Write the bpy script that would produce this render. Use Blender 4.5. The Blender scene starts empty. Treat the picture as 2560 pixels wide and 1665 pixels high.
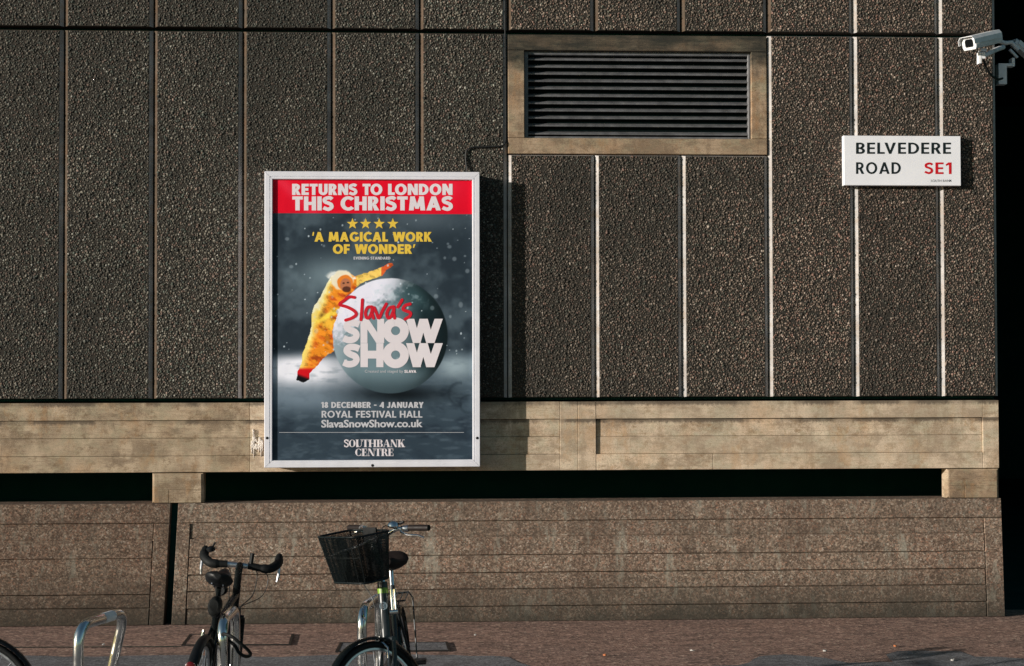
import bpy, math, random
import numpy as np
from mathutils import Vector, Matrix
random.seed(7); RNG = np.random.default_rng(7)
S = bpy.context.scene
COL = S.collection
rad = math.radians

# ------------------------------------------------------------------ camera
YAW, TILT, ROLL = .05033, .02252, -.00221
FPX = 4000.0                                   # focal length in pixels of a 2560 px wide frame
CAM = Vector((-.62477, -13.0872, 2.05))
cy, sy, ct, st, cr, sr = (math.cos(YAW), math.sin(YAW), math.cos(TILT), math.sin(TILT), math.cos(ROLL), math.sin(ROLL))
FWD = Vector((sy * ct, cy * ct, st)); RT0 = Vector((cy, -sy, 0)); UP0 = RT0.cross(FWD)
RT = cr * RT0 + sr * UP0; UPV = -sr * RT0 + cr * UP0
cam_data = bpy.data.cameras.new('camera'); cam = bpy.data.objects.new('camera', cam_data); COL.objects.link(cam)
M = Matrix.Identity(4)
for i in range(3):
    M[i][0] = RT[i]; M[i][1] = UPV[i]; M[i][2] = -FWD[i]; M[i][3] = CAM[i]
cam.matrix_world = M
cam_data.sensor_width = 36; cam_data.sensor_fit = 'HORIZONTAL'; cam_data.lens = FPX / 2560 * 36
cam_data.clip_end = 500
S.camera = cam

def P(x, y, Y=0.0):
    """photograph position (2560 px frame) on the vertical plane at depth Y -> (X, Z)"""
    d = FWD + RT * ((x - 1280) / FPX) - UPV * ((y - 832.5) / FPX)
    t = (Y - CAM.y) / d.y
    p = CAM + d * t
    return p.x, p.z
def G(x, y, z=0.0):
    d = FWD + RT * ((x - 1280) / FPX) - UPV * ((y - 832.5) / FPX)
    t = (z - CAM.z) / d.z
    p = CAM + d * t
    return p.x, p.y

# ------------------------------------------------------------------ light
SUN_AZ, SUN_EL = rad(65), rad(10.5)            # azimuth measured from the wall's outward normal towards the left
world = bpy.data.worlds.new('World'); S.world = world; world.use_nodes = True
wn = world.node_tree.nodes; wl = world.node_tree.links
bg = wn['Background']; sky = wn.new('ShaderNodeTexSky'); sky.sky_type = 'NISHITA'; sky.sun_disc = False
sky.sun_elevation = SUN_EL
to_sun = Vector((-math.sin(SUN_AZ) * math.cos(SUN_EL), -math.cos(SUN_AZ) * math.cos(SUN_EL), math.sin(SUN_EL)))
sky.sun_rotation = math.atan2(to_sun.x, to_sun.y)
tint = wn.new('ShaderNodeMix'); tint.data_type = 'RGBA'; tint.blend_type = 'MULTIPLY'; tint.inputs[0].default_value = 1
wl.new(sky.outputs[0], tint.inputs[6]); tint.inputs[7].default_value = (.78, 1, 1.02, 1); wl.new(tint.outputs[2], bg.inputs[0]); bg.inputs[1].default_value = .065
sl = bpy.data.lights.new('sun', 'SUN'); sl.energy = 5.0; sl.angle = rad(.5); sl.color = (1, .92, .84)
sun = bpy.data.objects.new('sun', sl); COL.objects.link(sun)
sun.rotation_euler = to_sun.to_track_quat('Z', 'Y').to_euler()
vs = S.view_settings; vs.view_transform = 'Standard'; vs.look = 'None'; vs.exposure = 0.14; vs.gamma = 1; vs.use_curve_mapping = False
S.render.engine = 'CYCLES'

# ------------------------------------------------------------------ helpers
def lin(c):
    return tuple(((v / 255) / 12.92 if v / 255 <= .04045 else (((v / 255) + .055) / 1.055) ** 2.4) for v in c)
class MB:
    def __init__(s): s.v = []; s.f = []
    def add(s, vs_, fs):
        n = len(s.v); s.v += [tuple(p) for p in vs_]; s.f += [tuple(i + n for i in f) for f in fs]; return s
    def box(s, x0, x1, y0, y1, z0, z1, ch=0.0):
        if ch <= 0:
            v = [(x0,y0,z0),(x1,y0,z0),(x1,y1,z0),(x0,y1,z0),(x0,y0,z1),(x1,y0,z1),(x1,y1,z1),(x0,y1,z1)]
            return s.add(v, [(0,3,2,1),(4,5,6,7),(0,1,5,4),(1,2,6,5),(2,3,7,6),(3,0,4,7)])
        c = ch                                   # front (y0) edges chamfered
        v = [(x0+c,y0,z0+c),(x1-c,y0,z0+c),(x1-c,y0,z1-c),(x0+c,y0,z1-c),
             (x0,y0+c,z0),(x1,y0+c,z0),(x1,y0+c,z1),(x0,y0+c,z1),
             (x0,y1,z0),(x1,y1,z0),(x1,y1,z1),(x0,y1,z1)]
        return s.add(v, [(0,1,2,3),(4,5,1,0),(5,6,2,1),(6,7,3,2),(7,4,0,3),(8,9,5,4),(9,10,6,5),(10,11,7,6),(11,8,4,7),(8,11,10,9)])
    def tube(s, pts, r, n=10, cap=True, closed=False, flat=1.0):
        pts = [Vector(p) for p in pts]; m = len(pts)
        rs = r if isinstance(r, (list, tuple)) else [r] * m
        ts = []
        for i in range(m):
            if closed: t = pts[(i+1) % m] - pts[i-1]
            else: t = pts[min(i+1, m-1)] - pts[max(i-1, 0)]
            ts.append(t.normalized() if t.length > 1e-9 else Vector((0,0,1)))
        a = ts[0].orthogonal().normalized()
        if abs(ts[0].z) < .9: a = (Vector((0,0,1)) - ts[0] * ts[0].z).normalized()
        base = len(s.v); rings = []
        for i in range(m):
            a = (a - ts[i] * a.dot(ts[i]))
            a = a.normalized() if a.length > 1e-6 else ts[i].orthogonal().normalized()
            b = ts[i].cross(a); rings.append(len(s.v))
            for k in range(n):
                th = 2 * math.pi * k / n
                s.v.append(tuple(pts[i] + (a * math.cos(th) * flat + b * math.sin(th)) * rs[i]))
        for i in range(m if closed else m - 1):
            r0 = rings[i]; r1 = rings[(i+1) % m]
            for k in range(n):
                k2 = (k+1) % n; s.f.append((r0+k, r0+k2, r1+k2, r1+k))
        if cap and not closed:
            s.f.append(tuple(rings[0] + k for k in reversed(range(n)))); s.f.append(tuple(rings[-1] + k for k in range(n)))
        return s
    def lathe(s, c, axis, prof, n=24):
        """prof: list of (along, radius)"""
        axis = Vector(axis).normalized(); a = axis.orthogonal().normalized(); b = axis.cross(a); c = Vector(c)
        rings = []
        for (h, r) in prof:
            rings.append(len(s.v))
            for k in range(n):
                th = 2*math.pi*k/n; s.v.append(tuple(c + axis*h + (a*math.cos(th)+b*math.sin(th))*r))
        for i in range(len(prof)-1):
            for k in range(n):
                k2 = (k+1)%n; s.f.append((rings[i]+k, rings[i]+k2, rings[i+1]+k2, rings[i+1]+k))
        s.f.append(tuple(rings[0]+k for k in reversed(range(n)))); s.f.append(tuple(rings[-1]+k for k in range(n)))
        return s
    def loft(s, rings, cap=True, closed_ring=True):
        ids = []
        for R_ in rings:
            ids.append(len(s.v)); s.v += [tuple(p) for p in R_]
        n = len(rings[0])
        for i in range(len(rings)-1):
            for k in range(n if closed_ring else n-1):
                k2 = (k+1)%n; s.f.append((ids[i]+k, ids[i]+k2, ids[i+1]+k2, ids[i+1]+k))
        if cap:
            s.f.append(tuple(ids[0]+k for k in reversed(range(n)))); s.f.append(tuple(ids[-1]+k for k in range(n)))
        return s
    def xf(s, mat):
        s.v = [tuple(mat @ Vector(p)) for p in s.v]; return s
    def mesh(s, name, m=None, smooth=False):
        me = bpy.data.meshes.new(name); me.from_pydata(s.v, [], s.f); me.validate()
        if m: me.materials.append(m)
        if smooth:
            for p in me.polygons: p.use_smooth = True
            try: me.set_sharp_from_angle(angle=rad(40))
            except Exception: pass
        return me
    def build(s, name, m, parent=None, loc=(0,0,0), smooth=False, label=None, kind=None):
        o = bpy.data.objects.new(name, s.mesh(name, m, smooth)); COL.objects.link(o); o.location = loc
        if parent: o.parent = parent
        if label: o['label'] = label
        if kind: o['kind'] = kind
        return o
def empty(name, loc, label, cat, rz=0, group=None):
    o = bpy.data.objects.new(name, None); COL.objects.link(o); o.location = loc; o.rotation_euler = (0,0,rz)
    o.empty_display_size = .1
    o['label'] = label; o['category'] = cat
    if group: o['group'] = group
    return o
def tag(o, label, cat, group=None):
    o['label'] = label; o['category'] = cat
    if group: o['group'] = group
    return o
def link(name, me, parent=None, loc=(0,0,0), kind=None, label=None):
    o = bpy.data.objects.new(name, me); COL.objects.link(o); o.location = loc
    if parent: o.parent = parent
    if kind: o['kind'] = kind
    if label: o['label'] = label
    return o
def smooth_path(pts, k=6, closed=False):
    pts = [Vector(p) for p in pts]; out = []; m = len(pts)
    for i in range(m if closed else m-1):
        p0 = pts[i-1] if (closed or i > 0) else pts[0]*2-pts[1]
        p1 = pts[i]; p2 = pts[(i+1)%m]
        p3 = pts[(i+2)%m] if (closed or i+2 < m) else pts[-1]*2-pts[-2]
        for j in range(k):
            t = j/k
            out.append(.5*((2*p1)+(p2-p0)*t+(2*p0-5*p1+4*p2-p3)*t*t+(3*p1-p0-3*p2+p3)*t**3))
    if not closed: out.append(pts[-1])
    return out

# ------------------------------------------------------------------ materials
class NT:
    def __init__(s, name):
        s.m = bpy.data.materials.new(name); s.m.use_nodes = True; s.t = s.m.node_tree; s.n = s.t.nodes; s.l = s.t.links
        s.b = s.n['Principled BSDF']; s.oc = None
    def co(s):
        if not s.oc:
            g = s.n.new('ShaderNodeNewGeometry'); s.oc = g.outputs['Position']
        return s.oc
    def inp(s, sock, v):
        if hasattr(v, 'is_output') or isinstance(v, bpy.types.NodeSocket): s.l.new(v, sock)
        else: sock.default_value = v if not isinstance(v, tuple) or len(v) != 3 or sock.type != 'RGBA' else (*v, 1)
    def mapc(s, sc=(1,1,1), loc=(0,0,0)):
        n = s.n.new('ShaderNodeMapping'); s.l.new(s.co(), n.inputs[0]); n.inputs['Scale'].default_value = sc; n.inputs['Location'].default_value = loc
        return n.outputs[0]
    def noise(s, scale, detail=4, rough=.55, sc=(1,1,1), loc=(0,0,0), col=False, dist=0):
        n = s.n.new('ShaderNodeTexNoise'); s.l.new(s.mapc(sc, loc), n.inputs['Vector'])
        n.inputs['Scale'].default_value = scale; n.inputs['Detail'].default_value = detail; n.inputs['Roughness'].default_value = rough
        n.inputs['Distortion'].default_value = dist
        return n.outputs['Color' if col else 'Fac']
    def vor(s, scale, out='Distance', feat='F1', sc=(1,1,1), rnd=1):
        n = s.n.new('ShaderNodeTexVoronoi'); n.feature = feat; s.l.new(s.mapc(sc), n.inputs['Vector'])
        n.inputs['Scale'].default_value = scale; n.inputs['Randomness'].default_value = rnd
        return n.outputs[out]
    def ramp(s, fac, stops, interp='LINEAR'):
        n = s.n.new('ShaderNodeValToRGB'); n.color_ramp.interpolation = interp; s.l.new(fac, n.inputs[0])
        e = n.color_ramp.elements
        while len(e) < len(stops): e.new(.5)
        for i, (p, c) in enumerate(stops):
            e[i].position = p; e[i].color = (c, c, c, 1) if isinstance(c, (int, float)) else (*c, 1)
        return n.outputs[0]
    def mix(s, fac, a, b, mode='MIX'):
        n = s.n.new('ShaderNodeMix'); n.data_type = 'RGBA'; n.blend_type = mode
        for sock, v in ((n.inputs[0], fac), (n.inputs[6], a), (n.inputs[7], b)):
            if isinstance(v, bpy.types.NodeSocket): s.l.new(v, sock)
            elif sock.type == 'VALUE': sock.default_value = v
            else: sock.default_value = (v, v, v, 1) if isinstance(v, (int, float)) else (*v, 1)
        return n.outputs[2]
    def math(s, op, a, b=0.0):
        n = s.n.new('ShaderNodeMath'); n.operation = op
        for sock, v in zip(n.inputs, (a, b)):
            if isinstance(v, bpy.types.NodeSocket): s.l.new(v, sock)
            else: sock.default_value = v
        return n.outputs[0]
    def sep(s):
        n = s.n.new('ShaderNodeSeparateXYZ'); s.l.new(s.co(), n.inputs[0]); return n.outputs
    def rng(s, v, a, b, c=0.0, d=1.0):
        n = s.n.new('ShaderNodeMapRange'); s.l.new(v, n.inputs[0])
        for i, q in enumerate((a, b, c, d)): n.inputs[i+1].default_value = q
        return n.outputs[0]
    def bump(s, h, strength=.3, dist=.004, prev=None):
        n = s.n.new('ShaderNodeBump'); n.inputs['Strength'].default_value = strength; n.inputs['Distance'].default_value = dist
        s.l.new(h, n.inputs['Height'])
        if prev: s.l.new(prev, n.inputs['Normal'])
        s.l.new(n.outputs[0], s.b.inputs['Normal']); return n.outputs[0]
    def fin(s, col, rough=.85, metal=0.0, spec=None):
        s.inp(s.b.inputs['Base Color'], col)
        s.inp(s.b.inputs['Roughness'], rough); s.b.inputs['Metallic'].default_value = metal
        if spec is not None: s.b.inputs['Specular IOR Level'].default_value = spec
        return s.m

def simple(name, c, rough=.5, metal=0.0, var=.15, sc=30, bump=0.0, spec=None):
    t = NT(name); n = t.noise(sc, 3)
    col = t.mix(t.ramp(n, [(.35, 0.0), (.7, 1.0)]), tuple(v*(1-var) for v in c), tuple(min(1, v*(1+var)) for v in c))
    if bump: t.bump(n, bump, .002)
    r = t.rng(n, .3, .7, max(.03, rough-.06), rough+.08)
    return t.fin(col, r, metal, spec)

def mat_board(name, base, dark, green, streaks=.5, stainz=None, lines=()):
    """pale board-marked concrete"""
    t = NT(name)
    oi = t.n.new('ShaderNodeObjectInfo')
    big = t.noise(1.6, 5, .6, (1,1,2.2)); mid = t.noise(6, 6, .7, (.8,1,1.2)); fine = t.noise(160, 2, .7); grain = t.noise(34, 6, .8, (.5,1,1.3))
    col = t.mix(t.ramp(big, [(.42, 0.0), (.58, 1.0)]), base, tuple(v*.72 for v in base))
    col = t.mix(t.ramp(mid, [(.46, 0.0), (.56, .75)]), col, green)
    warm = t.noise(3.1, 4, .6, (1,1,1), (7,3,1))
    col = t.mix(t.ramp(warm, [(.52, 0.0), (.72, .55)]), col, (base[0]*1.0, base[1]*.78, base[2]*.62))
    col = t.mix(t.math('MULTIPLY', t.ramp(grain, [(.48, 0.0), (.78, 1.0)]), .28), col, dark)
    pale = t.noise(3.4, 5, .6, (1,1,.7), (2,5,9)); col = t.mix(t.ramp(pale, [(.51, 0.0), (.60, .6)]), col, tuple(min(1, v*1.18+.03) for v in base))
    soot = t.noise(3.2, 7, .75, (.8,1,1.5), (3,9,4))
    col = t.mix(t.ramp(soot, [(.50, 0.0), (.60, .62)]), col, (dark[0]*1.6, dark[1]*1.6, dark[2]*1.6))
    vst = t.noise(7, 6, .75, (1,1,.22), (3,3,1)); col = t.mix(t.ramp(vst, [(.52, 0.0), (.62, .45)]), col, (dark[0]*1.7, dark[1]*1.6, dark[2]*1.5))
    wood = t.noise(13, 5, .75, (.22,1,5), (2,2,2)); col = t.mix(t.ramp(wood, [(.52, 0.0), (.62, .38)]), col, (dark[0]*2.2, dark[1]*2.1, dark[2]*2))
    blot = t.noise(9, 6, .8, (.9,1,1.3), (6,1,1)); col = t.mix(t.ramp(blot, [(.53, 0.0), (.61, .60)]), col, (dark[0]*1.9, dark[1]*1.7, dark[2]*1.3))
    rust = t.noise(5.5, 5, .7, (1,1,.6), (12,1,3)); col = t.mix(t.ramp(rust, [(.56, 0.0), (.66, .50)]), col, (base[0]*.76, base[1]*.56, base[2]*.38))
    col = t.mix(t.ramp(fine, [(.30, .75), (.47, 0.0)]), col, dark)
    fl_ = t.noise(210, 2, .8, (1,1,1), (9,9,9)); col = t.mix(t.ramp(fl_, [(.55, 0.0), (.68, .35)]), col, tuple(min(1, v*1.5) for v in base))
    pits = t.vor(95); col = t.mix(t.ramp(pits, [(.04, .6), (.10, 0.0)]), col, tuple(v*.5 for v in dark))
    var = t.math('MULTIPLY', oi.outputs['Random'], .34)
    col = t.mix(var, col, tuple(v*.6 for v in base))
    X, Y, Z = t.sep()
    drip = t.noise(16, 5, .7, (1,1,.35), (1,1,6)); patch = t.noise(2.2, 4, .6, (1,1,.2), (8,1,6))
    ragged = t.noise(42, 5, .8, (1,1,.5), (4,1,2))
    for zl_ in lines:                            # grime that hangs below a ledge, fading out downwards
        d_ = t.math('SUBTRACT', zl_, Z)
        fade = t.math('MULTIPLY', t.rng(d_, .0, .075, 1, 0), t.math('GREATER_THAN', d_, -.002))
        m_ = t.math('MULTIPLY', t.rng(t.math('ADD', fade, t.math('MULTIPLY', ragged, .9)), .92, 1.2, 0, 1), t.rng(patch, .40, .52, .15, 1))
        m_ = t.math('MULTIPLY', m_, t.math('GREATER_THAN', fade, .001))
        col = t.mix(t.math('MULTIPLY', m_, .8), col, (.085,.066,.050))
    if stainz:                                   # soot and algae washed down from the joint above the vent
        wob = t.math('ADD', Z, t.math('MULTIPLY', t.math('SUBTRACT', t.noise(5, 5, .7), .5), .35))
        col = t.mix(t.math('MULTIPLY', t.rng(wob, stainz[0], stainz[1], 0, .96), t.ramp(t.noise(4, 5, .7, (.5,1,3), (1,7,7)), [(.40, 1.0), (.62, .72)])), col, (.024, .026, .022))
    t.bump(t.mix(.5, t.mix(.5, fine, grain), wood), .6, .005)
    return t.fin(col, .9, spec=.2)

def mat_aggr_concrete(name, q=1.0):
    """reddish brown bush-hammered plinth concrete"""
    t = NT(name)
    oi = t.n.new('ShaderNodeObjectInfo')
    v = t.vor(92, 'Color'); d = t.vor(92, 'Distance')
    sepc = t.n.new('ShaderNodeSeparateColor'); t.l.new(v, sepc.inputs[0])
    grey = t.noise(1.1, 5, .6)
    base = t.mix(t.ramp(grey, [(.38, 0.0), (.60, 1.0)]), (.238, .150, .108), (.262, .198, .146))
    spk = t.ramp(sepc.outputs[0], [(0, (.02,.015,.012)), (.28, (.10,.066,.050)), (.55, (.22,.155,.115)), (.78, (.42,.33,.25)), (.92, (.34,.15,.09)), (.97, (.55,.48,.40))])
    col = t.mix(.62, base, spk)
    v2 = t.vor(52, 'Color'); s2_ = t.n.new('ShaderNodeSeparateColor'); t.l.new(v2, s2_.inputs[0]); col = t.mix(1.0, col, t.ramp(s2_.outputs[1], [(0, .66), (.5, 1.0), (1, 1.32)]), 'MULTIPLY')
    f = t.noise(240, 2, .8); col = t.mix(t.ramp(f, [(.32, .85), (.48, 0.0)]), col, (.035,.024,.019))
    f2 = t.noise(320, 2, .8, (1,1,1), (5,5,5)); col = t.mix(t.ramp(f2, [(.62, 0.0), (.74, .5)]), col, (.42,.36,.28))
    strk = t.noise(9, 6, .75, (1,1,.28)); col = t.mix(t.ramp(strk, [(.55, 0.0), (.64, .55)]), col, (.34,.33,.27))
    s3 = t.noise(24, 6, .85, (1,1,.45), (7,1,7)); col = t.mix(t.ramp(s3, [(.56, 0.0), (.66, .65)]), col, (.40,.37,.30))
    s4 = t.noise(20, 6, .85, (1,1,.7), (1,1,17)); col = t.mix(t.ramp(s4, [(.55, 0.0), (.65, .5)]), col, (.055,.042,.034))
    st2 = t.noise(2.3, 6, .7, (1,1,.8), (4,1,2)); col = t.mix(t.ramp(st2, [(.50, 0.0), (.66, .50)]), col, (.075,.050,.037))
    X, Y, Z = t.sep()
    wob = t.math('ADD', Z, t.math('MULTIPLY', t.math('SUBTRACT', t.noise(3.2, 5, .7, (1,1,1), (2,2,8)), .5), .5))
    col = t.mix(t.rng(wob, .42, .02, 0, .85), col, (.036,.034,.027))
    col = t.mix(t.math('MULTIPLY', oi.outputs['Random'], .25), col, (.10,.08,.062))
    if q != 1: col = t.mix(1.0, col, (q, q*.97, q*.95), 'MULTIPLY')
    t.bump(t.mix(.5, f, d), .6, .004)
    return t.fin(col, .92, spec=.2)

def mat_ground(name, a, b, sp, scale=120, dark=(.03,.024,.022)):
    t = NT(name)
    n1 = t.noise(.9, 6, .65, (1,1.6,1)); col = t.mix(t.ramp(n1, [(.38, 0.0), (.62, 1.0)]), a, b)
    v = t.vor(scale, 'Color'); sc_ = t.n.new('ShaderNodeSeparateColor'); t.l.new(v, sc_.inputs[0])
    spk = t.ramp(sc_.outputs[0], [(0, dark), (.35, tuple(x*.7 for x in a)), (.7, a), (.92, tuple(min(1,x*1.5) for x in a)), (.985, sp)])
    col = t.mix(.55, col, spk)
    v2 = t.vor(30, 'Color'); s2_ = t.n.new('ShaderNodeSeparateColor'); t.l.new(v2, s2_.inputs[0]); col = t.mix(1.0, col, t.ramp(s2_.outputs[1], [(0, .80), (.5, 1.0), (1, 1.18)]), 'MULTIPLY')
    n2 = t.noise(5, 6, .7, (.5,1.5,1), (3,3,3)); col = t.mix(t.ramp(n2, [(.50, 0.0), (.72, .6)]), col, dark)
    f = t.noise(200, 2, .8); t.bump(t.mix(.5, f, t.vor(scale)), .7, .006)
    return t.fin(col, .9, spec=.25)

M_face = NT('dark_matrix')                        # cement between the pebbles
_n = M_face.noise(180, 3, .7)
_c = M_face.mix(M_face.ramp(_n, [(.3, 0.0), (.7, 1.0)]), (.020,.019,.016), (.055,.047,.038)); M_face.bump(_n, .6, .004)
M_face = M_face.fin(_c, .95, spec=.2)
def mat_pebble():
    t = NT('pebble'); at = t.n.new('ShaderNodeAttribute'); at.attribute_name = 'tint'
    oi = t.n.new('ShaderNodeObjectInfo')
    big = t.noise(1.3, 5, .7); k = t.math('ADD', t.rng(big, .35, .65, .80, 1.2), t.math('MULTIPLY', t.math('SUBTRACT', oi.outputs['Random'], .5), .34))
    col = t.mix(1.0, t.mix(1.0, at.outputs['Color'], oi.outputs['Color'], 'MULTIPLY'), k, 'MULTIPLY')
    soot = t.noise(.55, 4, .6, (1,1,.6), (11,2,3))
    col = t.mix(t.ramp(soot, [(.44, 0.0), (.64, .6)]), col, (.026,.030,.026))
    t.bump(t.noise(300, 2, .7), .3, .002)
    return t.fin(col, .8, spec=.3)
M_pebble = mat_pebble()
ZT, ZV, ZB = 4.816, 3.816, 1.793
def zy_(y): return P(1300, y, 0)[1]
M_edge = mat_board('panel_edge_cement', (.54,.525,.515), (.20,.17,.15), (.42,.41,.40))
M_edgeb = mat_board('dimmed_edge_cement', (.13,.088,.060), (.05,.04,.03), (.10,.085,.065))  # edge cement painted darker, imitating dimmer light on left and top panels
M_band = mat_board('board_marked_concrete', (.70,.555,.405), (.14,.098,.064), (.52,.47,.34), lines=(ZB-.010, zy_(1048)))
M_bandw = mat_board('weathered_dimmed_board_concrete', (.50,.385,.265), (.08,.055,.036), (.36,.31,.21), lines=(ZB-.010, zy_(1048)))  # weathered tone, also darkened so the left boards look dimmer lit
M_vent = mat_board('vent_surround_concrete', (.45,.325,.215), (.075,.052,.036), (.33,.30,.20), stainz=(4.45, 4.61))
M_plinth = mat_aggr_concrete('plinth_concrete'); M_plinthw = mat_aggr_concrete('dimmed_plinth_concrete', .74)  # the left block's copy is darkened to stand in for weaker light
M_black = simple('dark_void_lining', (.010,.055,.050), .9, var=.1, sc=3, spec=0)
M_hollow = simple('grille_dark', (.004,.008,.008), .9, spec=0)
M_slat = simple('louvre_metal', (.15,.152,.158), .42, .2, .25, 12)
M_alu = simple('white_powder_coat', (.76,.76,.82), .32, 0, .04, 9)
M_aludark = simple('aluminium_groove', (.30,.31,.33), .4, .3)
M_screw = simple('dark_screw', (.02,.02,.02), .5, .5)
M_sign = simple('white_enamel', (.86,.86,.90), .3, 0, .03, 6)
M_ink = simple('black_lettering', (.006,.012,.013), .45, 0, .1)
M_red = simple('red_lettering', (.60,.004,.012), .4, 0, .05)
M_chrome = simple('polished_steel', (.88,.86,.83), .17, 1, .06, 14)
M_steel = simple('brushed_steel', (.70,.70,.72), .34, 1, .15, 25)
M_rubber = simple('black_rubber', (.006,.007,.007), .65, 0, .3, 60, .2, spec=.25)
M_bpaint = simple('black_bicycle_paint', (.005,.007,.007), .25, 0, .1, spec=.35)
M_gpaint = simple('dark_grey_bicycle_paint', (.028,.033,.036), .3, .1, .1)
M_brown = simple('brown_leather', (.014,.009,.008), .6, 0, .25, 40, .2, spec=.3)
M_plast = simple('black_plastic', (.006,.007,.008), .45, 0, .2, spec=.3)
M_cable = simple('black_cable', (.008,.009,.009), .5, 0, .2)
M_cctv = simple('camera_white_paint', (.82,.83,.84), .4, 0, .08, 20)
M_glass = simple('dark_lens_glass', (.004,.005,.006), .06, 0, .1)
M_redref = simple('red_reflector', (.10,.003,.005), .2, 0, .1)
M_greenlab = simple('green_yellow_sticker', (.22,.40,.04), .4, 0, .3, 90)
M_foam = simple('white_foam', (.66,.60,.53), .8, 0, .1, 40, .6)
M_pave = mat_ground('pink_tarmac_pavement', (.36,.225,.175), (.26,.175,.145), (.70,.52,.40), 48)
M_road = mat_ground('grey_asphalt', (.21,.208,.215), (.16,.16,.17), (.42,.40,.39), 110)
M_cover = mat_ground('grey_access_cover', (.12,.105,.10), (.10,.095,.095), (.3,.28,.25), 130)

# ------------------------------------------------------------------ ground
def sheet(name, m, pts, z, kind='structure', zt=None):
    mb = MB()
    if zt is None:
        mb.add([(x, y, z) for x, y in pts], [tuple(range(len(pts)))])
    o = mb.build(name, m); o['kind'] = kind; return o
sheet('ground', M_pave, [(-150,-150),(150,-150),(150,150),(-150,150)], 0)
def wob_poly(px, seed, amp=.02, z=.004, n=14):
    r = random.Random(seed); out = []
    w = [G(x, y, z) for x, y in px]
    for i in range(len(w)):
        a = Vector(w[i]); b = Vector(w[(i+1) % len(w)])
        L = (b-a).length; k = max(1, min(n, int(L/.12)))
        for j in range(k):
            p = a.lerp(b, j/k); q = amp if (j or k > 1) else 0
            out.append((p.x + r.uniform(-q, q), p.y + r.uniform(-q, q)))
    return out
sheet('road', M_road, wob_poly([(-300,1646),(-60,1638),(200,1641),(480,1638),(700,1642),(900,1636),(1130,1637),(1270,1642),(1300,1656),(1350,1672),(1600,1668),(1850,1664),(1900,1640),(1960,1636),(2060,1644),(2120,1656),(2230,1654),(2215,1636),(2240,1626),(2400,1628),(2440,1640),(2600,1648),(2900,1652)], 3)[:-14] + [(60,-2.6),(60,-60),(-60,-60),(-60,-2.6)], .004)
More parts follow.
